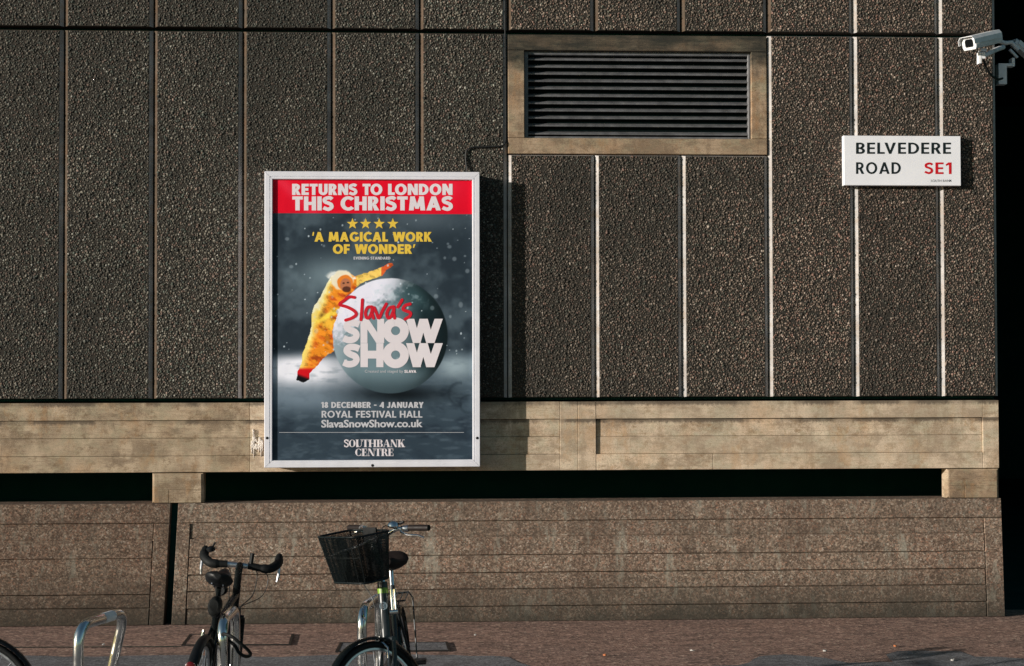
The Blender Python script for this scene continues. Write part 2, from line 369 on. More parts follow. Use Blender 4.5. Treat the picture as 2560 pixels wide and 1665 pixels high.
# ------------------------------------------------------------------ the building
PITCH = .72; ZT, ZV, ZB = 4.816, 3.816, 1.793
CH, GAP, CB, CT = .027, .010, .022, .007
XC = P(2497, 985)[0]                              # outer corner of the wall
building = empty('building', (0,0,0), 'brutalist concrete building faced with dark pebble panels over a board-marked band and plinth', 'building')
icos = None
def pebble_mesh(w, h, seed):
    rng = np.random.default_rng(seed)
    ph = (1+5**.5)/2
    V = np.array([(-1,ph,0),(1,ph,0),(-1,-ph,0),(1,-ph,0),(0,-1,ph),(0,1,ph),(0,-1,-ph),(0,1,-ph),(ph,0,-1),(ph,0,1),(-ph,0,-1),(-ph,0,1)]); V /= np.linalg.norm(V[0])
    F = np.array([(0,11,5),(0,5,1),(0,1,7),(0,7,10),(0,10,11),(1,5,9),(5,11,4),(11,10,2),(10,7,6),(7,1,8),(3,9,4),(3,4,2),(3,2,6),(3,6,8),(3,8,9),(4,9,5),(2,4,11),(6,2,10),(8,6,7),(9,8,1)])
    s = .0185; rows = int(h/(s*.866)); cols = int(w/s)
    gx, gz = np.meshgrid(np.arange(cols), np.arange(rows))
    x = -w/2 + (gx + .5 + .5*(gz % 2) - .25)*(w/cols); z = -h/2 + (gz+.5)*(h/rows)
    x = x.ravel() + rng.normal(0, .0042, x.size); z = z.ravel() + rng.normal(0, .0042, z.size)
    keep = rng.random(x.size) > .05; x = x[keep]; z = z[keep]
    x = np.clip(x, -w/2+.006, w/2-.006); z = np.clip(z, -h/2+.006, h/2-.006)
    n = x.size
    R = rng.lognormal(math.log(.0090), .22, n).clip(.0045, .0135)
    sc = np.stack([R*rng.uniform(.8,1.25,n), R*rng.uniform(.42,.72,n), R*rng.uniform(.7,1.05,n)], 1)
    th = rng.uniform(0, math.pi, n); ph2 = rng.uniform(-.5,.5,n)
    vv = V[None]*sc[:,None,:]*rng.uniform(.82,1.15,(n,12,1))
    c, s_ = np.cos(ph2)[:,None], np.sin(ph2)[:,None]
    a0, a1 = vv[:,:,0]*c - vv[:,:,1]*s_, vv[:,:,0]*s_ + vv[:,:,1]*c
    c, s_ = np.cos(th)[:,None], np.sin(th)[:,None]
    b0, b2 = a0*c - vv[:,:,2]*s_, a0*s_ + vv[:,:,2]*c
    out = np.stack([b0 + x[:,None], a1 - (rng.uniform(-.002,.003,n))[:,None], b2 + z[:,None]], 2).reshape(-1,3)
    fs = (F[None] + (np.arange(n)*12)[:,None,None]).reshape(-1,3)
    me = bpy.data.meshes.new('pebbles'); me.vertices.add(len(out)); me.vertices.foreach_set('co', out.astype(np.float32).ravel())
    me.loops.add(fs.size); me.loops.foreach_set('vertex_index', fs.astype(np.int32).ravel())
    me.polygons.add(len(fs)); me.polygons.foreach_set('loop_start', np.arange(0, fs.size, 3, dtype=np.int32)); me.polygons.foreach_set('loop_total', np.full(len(fs), 3, np.int32))
    me.polygons.foreach_set('use_smooth', np.ones(len(fs), bool))
    pal = np.array([(.092,.074,.060),(.130,.104,.084),(.180,.145,.116),(.26,.210,.170),(.180,.112,.088),(.104,.106,.086),(.40,.34,.29),(.25,.160,.130),(.050,.047,.042)])
    pr = np.array([.20,.22,.17,.09,.08,.10,.03,.04,.07]); idx = rng.choice(len(pal), n, p=pr/pr.sum())
    colr = pal[idx]*rng.uniform(.75,1.3,(n,1)); rgba = np.concatenate([np.repeat(colr,12,0), np.ones((n*12,1))],1)
    at = me.attributes.new('tint', 'FLOAT_COLOR', 'POINT'); at.data.foreach_set('color', rgba.astype(np.float32).ravel())
    me.update(); me.materials.append(M_pebble); return me
def panel_mesh(w, h, m=None):
    """w, h full size at the back of the chamfers; origin centre, face at y=0"""
    mb = MB(); x0, x1, z0, z1 = -w/2, w/2, -h/2, h/2
    zb_ = z0+CB; v = [(x0+CH,0,zb_),(x1-CH,0,zb_),(x1-CH,0,z1-CT),(x0+CH,0,z1-CT),(x0,CH,zb_-.004),(x1,CH,zb_-.004),(x1,CH,z1),(x0,CH,z1),(x0,.11,zb_-.004),(x1,.11,zb_-.004),(x1,.11,z1),(x0,.11,z1)]
    mb.add(v, [(0,1,2,3),(4,5,1,0),(5,6,2,1),(6,7,3,2),(7,4,0,3),(8,9,5,4),(9,10,6,5),(10,11,7,6),(11,8,4,7),(8,11,10,9)])
    me = mb.mesh('panel', m or M_edge); me.materials.append(M_face); me.materials.append(M_edge); me.polygons[0].material_index = 1; me.polygons[2].material_index = 2; me.polygons[1].material_index = 1; me.polygons[5].material_index = 1; return me
sizes = {}
def add_panel(xc, w, z0, z1, k):
    h = z1 - z0 - GAP; w = w - GAP
    key = (round(w,3), round(h,3))
    if key not in sizes:
        nv = 3 if w > .6 else 1
        sizes[key] = ((panel_mesh(w, h), panel_mesh(w, h, M_edgeb)), [pebble_mesh(w-2*CH-.004, h-CB-CT-.004, 100+len(sizes)*10+i) for i in range(nv)])
    pm, pe = sizes[key]
    o = link('panel', pm[1 if (xc < -.3 or (z0 > 4 and xc < 3)) else 0], building, (xc, 0, (z0+z1)/2))
    q = link('pebbles', pe[k % len(pe)], o, (0, .0005, (CB-CT)/2), 'stuff')
    b1_ = random.Random(k*7+3).uniform(.90, 1.06)      # random batch tone; outer panels, mostly left, also painted darker as light falloff
    q.color = (.78*b1_, .88*b1_, .88*b1_, 1) if xc < -.3 else ((.98*b1_, .93*b1_, .90*b1_, 1) if xc > 2 else (b1_, b1_*.98, b1_*.95, 1))
    if (k // 3) % 2: q.rotation_euler = (0, math.pi, 0)
ZTOP = ZT + (ZT - ZB)
k = 0
for i in range(-3, 12):
    x0 = (i-6)*PITCH
    if i < 11: w, xc = PITCH, x0 + PITCH/2
    else: w = XC - x0 + GAP/2; xc = x0 + w/2
    add_panel(xc, w, ZT, ZTOP, k); k += 1
    if 6 <= i <= 8: add_panel(xc, w, ZB, ZV, k)
    else: add_panel(xc, w, ZB, ZT, k+1)
    k += 1
XL = -9*PITCH
# solid wall behind the panels and side return of the building
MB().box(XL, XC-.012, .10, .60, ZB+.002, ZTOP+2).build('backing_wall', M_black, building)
MB().box(XL, XC, -.0, .60, ZTOP+.02, ZTOP+.62).build('roof_band', M_band, building)
MB().box(XC-.011, XC-.002, .112, 16.2, 0, ZTOP+2).build('side_wall', M_black, building)
# ---- board-marked band: individual boards with small steps
def zy(y, x, Y=0): return P(x, y, Y)[1]
def xx(x, y=1090): return P(x, y)[0]
rb = random.Random(5)
def board(x0, x1, z0, z1, m=M_band, parent=building, dy=None, y1=.25, name='concrete_board', g=.0022, ch=.0025):
    d = rb.uniform(-.003, .003) if dy is None else dy
    return MB().box(x0+g/2, x1-g/2, d, y1, z0+g/2, z1-g/2, ch).build(name, m, parent)
zt = ZB - .010; z1, z2, z3 = zy(1048,1300), zy(1092,1300), zy(1136,1300); zb = zy(1176.5,1300)
# the boards' backing
MB().box(XL, XC-.004, .026, .35, zb+.004, zt-.004).build('band_core', M_band, building)
xs = [XL, xx(-180), xx(625), xx(1400)]
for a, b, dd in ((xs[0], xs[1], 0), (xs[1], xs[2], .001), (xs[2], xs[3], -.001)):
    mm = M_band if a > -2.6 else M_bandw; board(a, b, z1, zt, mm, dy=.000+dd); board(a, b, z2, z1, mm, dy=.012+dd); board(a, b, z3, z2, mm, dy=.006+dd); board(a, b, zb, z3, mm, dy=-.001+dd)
xa, xb_, xcx, xd, xe = xx(1400), xx(1445), xx(1490), xx(1782), xx(2457)
board(xa, xb_, zb, zt, dy=-.002, y1=.011); board(xb_, xcx, zb, zt, dy=-.0035, y1=.011)
board(xcx, xe, z1, zt, dy=-.001); board(xcx, xe, z2, z1, dy=.0170); board(xcx, xe, z3, z2, dy=.0155)
board(xcx, xd, zb, z3, dy=-.0015); board(xd, xe, zb, z3, dy=-.001); board(xe, XC-.002, zb, zt, dy=-.001)
# ---- piers between the dark slits
zs = zy(1252, 1300)                                  # plinth top
def pier(x0, x1):
    p = MB().box(x0, x1, .010, .14, zs, zb-.004, .014).build('pier', M_bandw, building)
    return p
px0, px1 = xx(380,1220), xx(508,1220)
p1 = pier(px0, px1)
zm = zy(1225,440)
for a, b, c, d in ((px0+.016, px1-.016, zm, zb-.012), (px0+.016, xx(422,1220), zs, zm), (xx(422,1220), px1-.016, zs, zm)):
    board(a, b, c, d, M_bandw, parent=p1, dy=rb.uniform(.004,.008), y1=.012)
qx0 = xx(2368,1210)
p2 = pier(qx0, XC-.002)
za, zc = zy(1197,2430), zy(1215,2430); xm = xx(2414,1230)
for a, b, c, d in ((qx0+.016, XC-.018, za, zb-.012), (qx0+.016, XC-.018, zc, za), (qx0+.016, xm, zs, zc), (xm, XC-.018, zs, zc)):
    board(a, b, c, d, M_vent, parent=p2, dy=rb.uniform(.004,.008), y1=.012)
# dark space behind the slits
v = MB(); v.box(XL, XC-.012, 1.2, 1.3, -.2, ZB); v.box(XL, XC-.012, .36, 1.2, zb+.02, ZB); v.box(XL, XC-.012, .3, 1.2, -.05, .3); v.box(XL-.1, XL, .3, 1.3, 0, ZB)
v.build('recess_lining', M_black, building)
# ---- battered plinth, two blocks with a slot between
BAT = .07
def plinth_y(z): return -.004 - BAT*(1 - z/zs)
def slab(mb, x0, x1, za_, zb_, d, g=.0078, sh=0.0, thick=.05):
    """one sloping board of the plinth between heights za_ and zb_, sh: lean of its ends per metre drop"""
    x0a, x1a = x0+g/2, x1-g/2; za2, zb2 = za_+g/2, zb_-g/2
    ya, yb = plinth_y(za2)+d, plinth_y(zb2)+d; c = .003
    v = [(x0a+c,ya,za2+c),(x1a-c,ya,za2+c),(x1a-c,yb,zb2-c),(x0a+c,yb,zb2-c),(x0a,ya+c,za2),(x1a,ya+c,za2),(x1a,yb+c,zb2),(x0a,yb+c,zb2),(x0a,ya+thick,za2),(x1a,ya+thick,za2),(x1a,yb+thick,zb2),(x0a,yb+thick,zb2)]
    v = lean(v)
    mb.add(v, [(0,1,2,3),(4,5,1,0),(5,6,2,1),(6,7,3,2),(7,4,0,3),(8,9,5,4),(9,10,6,5),(10,11,7,6),(11,8,4,7),(8,11,10,9)])
    return mb
def lean(v):                                         # the ends beside the slot lean a little to the left going down
    return [(x - LEAN*max(0, 1-abs(x-SLOT)/.6)*(1-z/zs), y, z) for x, y, z in v]
LEAN = .045; SLOT = xx(436, 1260)
def pz(y, x=1300):                                   # height on the sloping face
    Y = -.05
    for _ in range(6): z = P(x, y, Y)[1]; Y = plinth_y(z)
    return z
def px(x, y):
    Y = -.05
    for _ in range(6): X_, z = P(x, y, Y); Y = plinth_y(z)
    return X_
def plinth(x0, x1, lines, xi0, xi1, label, M_plinth):
    core = MB(); t = .014
    v = [(x0+.002,plinth_y(0)+t,0),(x1-.002,plinth_y(0)+t,0),(x1-.002,plinth_y(zs)+t,zs-.004),(x0+.002,plinth_y(zs)+t,zs-.004),(x0+.002,.28,0),(x1-.002,.28,0),(x1-.002,.28,zs-.004),(x0+.002,.28,zs-.004)]
    v = lean(v)
    core.add(v, [(0,1,2,3),(5,4,7,6),(1,5,6,2),(4,0,3,7),(3,2,6,7),(4,5,1,0)])
    c = core.build('plinth', M_plinth, building, label=label)
    zz = [zs] + lines + [0.0]
    for j in range(len(zz)-1):
        full = (j == 0)
        a = x0 if (full or xi0 is None) else xi0; b = x1 if (full or xi1 is None) else xi1
        d = rb.choice((-.006, -.002, .004, .009)) if not full else -.003
        slab(MB(), a, b, zz[j+1], zz[j], d).build('concrete_board', M_plinth, c)
    if xi0 is not None: slab(MB(), x0, xi0, 0, zz[1], -.004).build('concrete_board', M_plinth, c)
    if xi1 is not None: slab(MB(), xi1, x1, 0, zz[1], -.004).build('concrete_board', M_plinth, c)
xj0, xj1 = xx(428,1265), xx(445,1265)
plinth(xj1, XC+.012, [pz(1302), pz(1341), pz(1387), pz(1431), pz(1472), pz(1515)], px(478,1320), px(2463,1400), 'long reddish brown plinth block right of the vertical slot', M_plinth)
plinth(XL, xj0, [pz(1310,200), pz(1352,200), pz(1398,200), pz(1443,200), pz(1488,200), pz(1522,200)], None, px(386,1320), 'darker toned plinth block left of the vertical slot', M_plinthw)
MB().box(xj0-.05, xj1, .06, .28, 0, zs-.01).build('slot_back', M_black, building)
# ---- louvred vent
vx0, vx1 = 0*PITCH+.006, 3*PITCH-.006
vz0, vz1 = ZV+.004, ZT-.012
ix0, ix1 = P(1311,230)[0], P(1879,240)[0]; iz0, iz1 = P(1600,346)[1], P(1600,127)[1]
y1v = .30
MB().box(vx0, vx1, .004, y1v, iz1, vz1, .004).build('vent_surround', M_vent, building)
MB().box(vx0, vx1, .002, y1v, vz0, iz0, .004).build('vent_surround', M_vent, building)
MB().box(vx0, ix0, .003, y1v, iz0+.002, iz1-.002, .004).build('vent_surround', M_vent, building)
MB().box(ix1, vx1, .005, y1v, iz0+.002, iz1-.002, .004).build('vent_surround', M_vent, building)
gr = MB(); fy0, fy1 = .045, .13; fw = .034
for a, b, c, d in ((ix0+.001, ix0+fw, iz0+.001, iz1-.001), (ix1-fw+.012, ix1-.001, iz0+.001, iz1-.001)): gr.box(a, b, fy0, fy1, c, d, .003)
gr.box(ix0+fw, ix1-fw+.012, fy0, fy1, iz0+.001, iz0+.020, .003); gr.box(ix0+fw, ix1-fw+.012, fy0, fy1, iz1-.030, iz1-.001, .003)
grille = gr.build('vent_grille', M_slat, building, label='dark metal louvre set in a stained concrete surround')
MB().box(ix0+.002, ix1-.002, .0955, .0985, iz0+.002, iz1-.002).build('grille_backing', M_hollow, grille)
sm = MB(); w = (ix1-fw+.012) - (ix0+fw)
prof = [(.046,.002),(.047,-.004),(.051,-.007),(.056,-.005),(.062,.002),(.094,.022),(.092,.026),(.074,.0165),(.060,.0095),(.050,.007)]
sm.loft([[(x, y, z) for y, z in prof] for x in (0, w*.25, w*.5, w*.75, w)])
slat = sm.mesh('slat', M_slat, True)
ys = [138,151,169,186.5,204.6,223,241.5,260,278,296.5,315.6,336]
for y in ys[1:]:
    o = link('slat', slat, grille, (ix0+fw, 0, P(1600, y, .05)[1]))
# ---- passage to the right of the building: dark covered way
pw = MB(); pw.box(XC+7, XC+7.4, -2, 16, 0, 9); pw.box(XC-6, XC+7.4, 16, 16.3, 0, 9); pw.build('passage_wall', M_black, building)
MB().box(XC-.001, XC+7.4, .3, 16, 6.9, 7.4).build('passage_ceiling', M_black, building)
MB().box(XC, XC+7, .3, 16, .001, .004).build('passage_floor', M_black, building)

# ------------------------------------------------------------------ fonts
def text_mesh(body, off=0.0, space=1.0, ex=0.0):
    cu = bpy.data.curves.new('t', 'FONT'); cu.body = body; cu.offset = off; cu.space_character = space; cu.resolution_u = 3
    o = bpy.data.objects.new('t', cu); COL.objects.link(o)
    dg = bpy.context.evaluated_depsgraph_get(); me = bpy.data.meshes.new_from_object(o.evaluated_get(dg))
    bpy.data.objects.remove(o); bpy.data.curves.remove(cu)
    n = len(me.vertices); co = np.zeros(n*3, np.float32); me.vertices.foreach_get('co', co); co = co.reshape(-1,3)
    fs = [tuple(p.vertices) for p in me.polygons]; bpy.data.meshes.remove(me)
    return co, fs
def put_text(body, bx, name, m, parent, Y, off=.0, space=1.0, fat=0):
    """fits a line of text to the photograph box bx=(x0,y0,x1,y1) on the plane Y"""
    co, fs = text_mesh(body, off, space)
    mn, mx = co.min(0), co.max(0)
    X0, Zt_ = P(bx[0], bx[1], Y); X1, Zb_ = P(bx[2], bx[3], Y)
    u = (co[:,0]-mn[0])/(mx[0]-mn[0]); v_ = (co[:,1]-mn[1])/(mx[1]-mn[1])
    mb = MB()
    for q_, dx in enumerate((0, fat, -fat) if fat else (0,)):      # a second impression makes the face bolder
        mb.add([(X0+(X1-X0)*a+dx, Y-q_*4e-5, Zb_+(Zt_-Zb_)*b) for a, b in zip(u, v_)], fs)
    return mb.build(name, m, parent)
def _fat(co, fs, e): return [(co + np.array([dx, 0, 0], np.float32)) for dx in ((-e, 0, e) if e else (0,))]
def polys(polylist, T, Y, name, m, parent):
    mb = MB(); Yb = Y
    for i_, pl in enumerate(polylist):
        Y = Yb - (i_ % 13)*3e-5
        mb.add([(P(*T(x, y), Y)[0], Y, P(*T(x, y), Y)[1]) for x, y in pl], [tuple(range(len(pl)))])
    return mb.build(name, m, parent)
def stroke(pts, w, cap=True, k=6, smooth=True):
    """thick 2D stroke as polygons (quads + round caps)"""
    if smooth: pts = [(p.x, p.y) for p in smooth_path([(x, y, 0) for x, y in pts], k)]
    out = []; L = []; R_ = []
    m = len(pts)
    for i in range(m):
        a = pts[max(i-1,0)]; b = pts[min(i+1,m-1)]; dx, dy = b[0]-a[0], b[1]-a[1]; l = math.hypot(dx, dy) or 1
        nx, ny = -dy/l*w/2, dx/l*w/2; L.append((pts[i][0]+nx, pts[i][1]+ny)); R_.append((pts[i][0]-nx, pts[i][1]-ny))
    for i in range(m-1): out.append([L[i], L[i+1], R_[i+1], R_[i]])
    if cap:
        for c in (pts[0], pts[-1]): out.append([(c[0]+w/2*math.cos(t*math.pi/5), c[1]+w/2*math.sin(t*math.pi/5)) for t in range(10)])
    return out

WID = []
def sans(word, bx, w=.2, gapk=.10, h=None, cond=1.0):
    """bold sans capitals built stroke by stroke, fitted to the box bx (photograph pixels)"""
    h = h or w*.86; pi = math.pi
    def R4(x0, y0, x1, y1): return [[(x0,y0),(x1,y0),(x1,y1),(x0,y1)]]
    def arc(cx, cy_, rx, ry, a0, a1, n=14):
        o = []
        for q in range(n):
            a, b = a0+(a1-a0)*q/n, a0+(a1-a0)*(q+1)/n
            o.append([(cx+rx*math.cos(a), cy_+ry*math.sin(a)), (cx+rx*math.cos(b), cy_+ry*math.sin(b)), (cx+(rx-w)*math.cos(b), cy_+(ry-h)*math.sin(b)), (cx+(rx-w)*math.cos(a), cy_+(ry-h)*math.sin(a))])
        return o
    def bar(x0, x1, y0=0, y1=1, ww=None):
        ww = ww or w*1.08; return [[(x0,y0),(x0+ww,y0),(x1+ww,y1),(x1,y1)]]
    def st(p): return stroke(p, (w+h)/2, False, 5)
    W = w*1.08
    T = {'I': (w, R4(0,0,w,1)), 'L': (.52, R4(0,0,w,1)+R4(w,0,.52,h)), 'E': (.56, R4(0,0,w,1)+R4(w,0,.56,h)+R4(w,1-h,.56,1)+R4(w,.5-h/2,.53,.5+h/2)),
      'F': (.54, R4(0,0,w,1)+R4(w,1-h,.54,1)+R4(w,.46-h/2,.51,.46+h/2)), 'T': (.62, R4(.31-w/2,0,.31+w/2,1-h)+R4(0,1-h,.62,1)),
      'H': (.72, R4(0,0,w,1)+R4(.72-w,0,.72,1)+R4(w,.5-h/2,.72-w,.5+h/2)), 'O': (.92, arc(.46,.5,.46,.515,0,2*pi,28)), 'Q': (.92, arc(.46,.5,.46,.5,0,2*pi,28)),
      'C': (.76, arc(.46,.5,.46,.515,.72,2*pi-.72,22)), 'G': (.88, arc(.46,.5,.46,.515,.72,2*pi-.25,22)+R4(.50,.5-h,.88,.5)+R4(.88-w,.25,.88,.5-h)),
      'D': (.76, R4(0,0,w,1)+R4(w,0,.32,h)+R4(w,1-h,.32,1)+arc(.30,.5,.46,.5,-pi/2,pi/2)),
      'B': (.62, R4(0,0,w,1)+R4(w,0,.34,h)+R4(w,1-h,.33,1)+R4(w,.5-h/2,.34,.5+h/2)+arc(.32,.735,.27,.265,-pi/2,pi/2)+arc(.33,.27,.29,.27,-pi/2,pi/2)),
      'P': (.60, R4(0,0,w,1)+R4(w,1-h,.33,1)+R4(w,.44-h/2,.33,.44+h/2)+arc(.32,.70,.28,.30,-pi/2,pi/2)),
      'R': (.66, R4(0,0,w,1)+R4(w,1-h,.33,1)+R4(w,.45-h/2,.33,.45+h/2)+arc(.32,.705,.29,.295,-pi/2,pi/2)+[[(.66-W,0),(.67,0),(.46,.44),(.24,.44)]]),
      'U': (.70, R4(0,.35,w,1)+R4(.70-w,.35,.70,1)+arc(.35,.36,.35,.372,pi,2*pi)), 'J': (.52, R4(.52-w,.28,.52,1)+arc(.24,.29,.28,.30,-pi+.35,0)),
      'N': (.78, R4(0,0,w,1)+R4(.78-w,0,.78,1)+[[(0,1),(w*1.05,1),(.78,0),(.78-w*1.05,0)]]), 'M': (.96, bar(0,.08,0,1)+bar(.96-W,.88-W,0,1)+[[(.08,1),(.08+W*.9,1),(.48+W*.35,.12),(.48-W*.35,.12)],[(.88-W*.9,1),(.88,1),(.48+W*.35,.12),(.48-W*.35,.12)]]),
      'A': (.86, [[(0,0),(W,0),(.43+W*.45,1),(.43-W*.45,1)],[(.86-W,0),(.86,0),(.43+W*.45,1),(.43-W*.45,1)]]+R4(.22,.2,.64,.2+h*.9)),
      'V': (.80, [[(0,1),(W,1),(.40+W*.4,0),(.40-W*.4,0)],[(.80-W,1),(.80,1),(.40+W*.4,0),(.40-W*.4,0)]]),
      'W': (1.18, [[(0,1),(W,1),(.32+W*.45,0),(.32-W*.45,0)],[(.59-W*.5,1),(.59+W*.5,1),(.32+W*.45,0),(.32-W*.45,0)],[(.59-W*.5,1),(.59+W*.5,1),(.86+W*.45,0),(.86-W*.45,0)],[(1.18-W,1),(1.18,1),(.86+W*.45,0),(.86-W*.45,0)]]),
      'Y': (.74, R4(.37-w/2,0,.37+w/2,.45)+[[(0,1),(W,1),(.37+w/2,.40),(.37-w/2,.40)],[(.74-W,1),(.74,1),(.37+w/2,.40),(.37-w/2,.40)]]),
      'K': (.72, R4(0,0,w,1)+[[(w,.36),(w,.62),(.69-W*1.1,1),(.70,1)],[(.72-W*1.15,0),(.73,0),(.40,.62),(w,.50)]]),
      'S': (.60, st([(.545,.80),(.42,.90),(.27,.925-h*.15),(.11,.80),(.13,.62),(.30,.53),(.47,.43),(.51,.24),(.38,.10),(.24,.075+h*.1),(.03,.20)])),
      '1': (.40, R4(.40-w,0,.40,1)+[[(0,.70),(.40-w,.80),(.40-w,1),(.30-w*.6,1),(0,.84)]]), '4': (.66, R4(.40,0,.40+w,1)+R4(0,.20,.66,.20+h)+[[(0,.20),(.20,.20),(.60-w*.0,1),(.38,1)]]),
      '8': (.60, arc(.30,.745,.26,.265,0,2*pi,20)+arc(.30,.27,.30,.28,0,2*pi,20)), '-': (.40, R4(0,.38,.40,.38+h*.8)), ' ': (.30, []), '`': (.20, [[(.05,.62),(.20,.62),(.24,1),(.12,1)]]), "'": (.20, [[(.0,.62),(.12,.62),(.24,1),(.07,1)]])}
    x = 0; out = []
    WID.clear(); wi = 0; pv = ''
    for c in word:
        wi += c == ' '
        ww, pl = T[c]; x -= {'LV': .17, 'LT': .14, 'LY': .14, 'AV': .13, 'VA': .13, 'AY': .12, 'LA': .0, 'TO': .08, 'YA': .12, 'WO': .06, 'OW': .06, 'LO': .06, 'RY': .05, 'FE': .0}.get(pv+c, 0); pv = c; out += [[(x+a, b) for a, b in p] for p in pl]; WID.extend([wi]*len(pl)); x += ww + gapk
    x -= gapk
    return [[(bx[0]+(bx[2]-bx[0])*a/x, bx[3]+(bx[1]-bx[3])*b) for a, b in p] for p in out]

# ------------------------------------------------------------------ poster
PY = -.182
poster_box = empty('poster_case', (P(930,800,PY)[0], 0, P(930,1168,PY)[1]), 'tall white framed poster case advertising a snow show, above the bicycles', 'poster')
def rel(o, par):
    o.location = Vector(o.location) - par.location; return o
X0, ZTp = P(661.5, 428, PY); X1, _z = P(1199, 430.5, PY); ZBp = P(930, 1168, PY)[1]; ZTp = P(930, 429, PY)[1]
ix0p, ix1p = P(681,800,PY)[0], P(1181,800,PY)[0]; izt, izb = P(930,449,PY)[1], P(930,1150,PY)[1]
rel(MB().box(X0+.006, X1-.006, PY+.03, -.012, ZBp+.006, ZTp-.006).build('case_body', M_alu, poster_box), poster_box)
def rail(p_out0, p_out1, p_in0, p_in1, name='frame_rail'):
    """mitred rail with a stepped section; points are (x, z)"""
    mb = MB(); secs = []
    prof = [(0.0, .032), (0.0, .003), (.06, 0.0), (.62, .0), (.66, .004), (.70, .004), (.72, .001), (.93, .001), (1.0, .009), (1.0, .032)]
    for po, pi in ((p_out0, p_in0), (p_out1, p_in1)):
        secs.append([(po[0]+(pi[0]-po[0])*t, PY+d, po[1]+(pi[1]-po[1])*t) for t, d in prof])
    mb.loft(secs); return rel(mb.build(name, M_alu, poster_box), poster_box)
g = .0012
rail((X0+g,ZTp),(X1-g,ZTp),(ix0p+g,izt),(ix1p-g,izt)); rail((X1-g,ZBp),(X0+g,ZBp),(ix1p-g,izb),(ix0p+g,izb))
rail((X0,ZBp+g),(X0,ZTp-g),(ix0p,izb+g),(ix0p,izt-g)); rail((X1,ZTp-g),(X1,ZBp+g),(ix1p,izt-g),(ix1p,izb+g))
for sx, sz in ((667.5,1095),(1193,1095),(931,1163.5)):
    a, b = P(sx, sz, PY); rel(MB().lathe((a, PY+.004, b), (0,-1,0), [(0,.011),(.006,.011),(.008,.007)], 14).build('screw', M_screw, poster_box), poster_box)
FY = PY + .022
# the printed picture as painted vertices on a fine sheet
nx_, nz_ = 380, 540
gx = np.linspace(ix0p+.0005, ix1p-.0005, nx_); gz = np.linspace(izb+.0005, izt-.0005, nz_)
GX, GZ = np.meshgrid(gx, gz)
def unP(Xa, Za, Y):                                # back to photograph pixels
    d0 = Xa-CAM.x; d1 = Y-CAM.y; d2 = Za-CAM.z
    a = d0*RT.x+d1*RT.y+d2*RT.z; b = d0*UPV.x+d1*UPV.y+d2*UPV.z; c = d0*FWD.x+d1*FWD.y+d2*FWD.z
    return 1280+FPX*a/c, 832.5-FPX*b/c
U, V_ = unP(GX, GZ, FY)
def vnoise(x, y, s, seed, oct_=4):
    out = np.zeros_like(x); amp = 1; tot = 0
    for o_ in range(oct_):
        r = np.random.default_rng(seed+o_); T_ = r.random((256,256)); fx, fy = x/s, y/s
        i, j = np.floor(fx).astype(int), np.floor(fy).astype(int); a, b = fx-i, fy-j; a = a*a*(3-2*a); b = b*b*(3-2*b)
        q = lambda ii, jj: T_[ii % 256, jj % 256]
        out += amp*((q(i,j)*(1-a)+q(i+1,j)*a)*(1-b)+(q(i,j+1)*(1-a)+q(i+1,j+1)*a)*b); tot += amp; amp *= .5; s /= 2
    return out/tot
def sst(a, b, x):
    t = np.clip((x-a)/(b-a), 0, 1); return t*t*(3-2*t)
def lay(img, mask, c): return img*(1-mask[...,None]) + mask[...,None]*np.asarray(c, float).reshape((1,1,3) if np.ndim(c) == 1 else c.shape)
n1 = vnoise(U, V_, 60, 1); n2 = vnoise(U, V_, 14, 9, 3); n3 = vnoise(U, V_*3, 30, 21)
img = np.zeros((nz_, nx_, 3)); img += np.array([40,50,58])
img = lay(img, .55*sst(.45,.75,n1), [96,110,118])
img = lay(img, .75*np.exp(-(((U-840)/110)**2+((V_-690)/50)**2)), [140,158,164])
img = lay(img, .45*np.exp(-(((U-1060)/120)**2+((V_-545)/35)**2)), [120,132,140])
floor = sst(868, 905, V_)
fl = np.zeros_like(img) + np.array([70,84,94])
fl = lay(fl, np.clip(1.25*np.exp(-(((U-755)/125)**2+((V_-925)/48)**2)),0,1), [236,232,238])
fl = lay(fl, .9*np.exp(-(((U-1140)/55)**2+((V_-915)/35)**2)), [160,174,180])
fl = lay(fl, .8*np.exp(-(((U-760)/130)**2+((V_-1000)/35)**2)), [120,134,146])
fl = lay(fl, sst(990, 1080, V_)*.85, [46,58,68])
fl = lay(fl, .8*sst(.5,.8,vnoise(U+V_*.5, V_*2-U*.5, 50, 31))*sst(960,1020,V_+(U-900)*.12), [38,48,58])
fl = lay(fl, .35*sst(.5,.8,n3), [100,114,124])
img = lay(img, floor, fl)
for cx_, cy_, rr in ((1150,985,28),(1172,1010,22)):
    dd = np.hypot(U-cx_, V_-cy_); img = lay(img, .35*np.exp(-((dd-rr)/4)**2)*(U < cx_+6), [28,38,46])
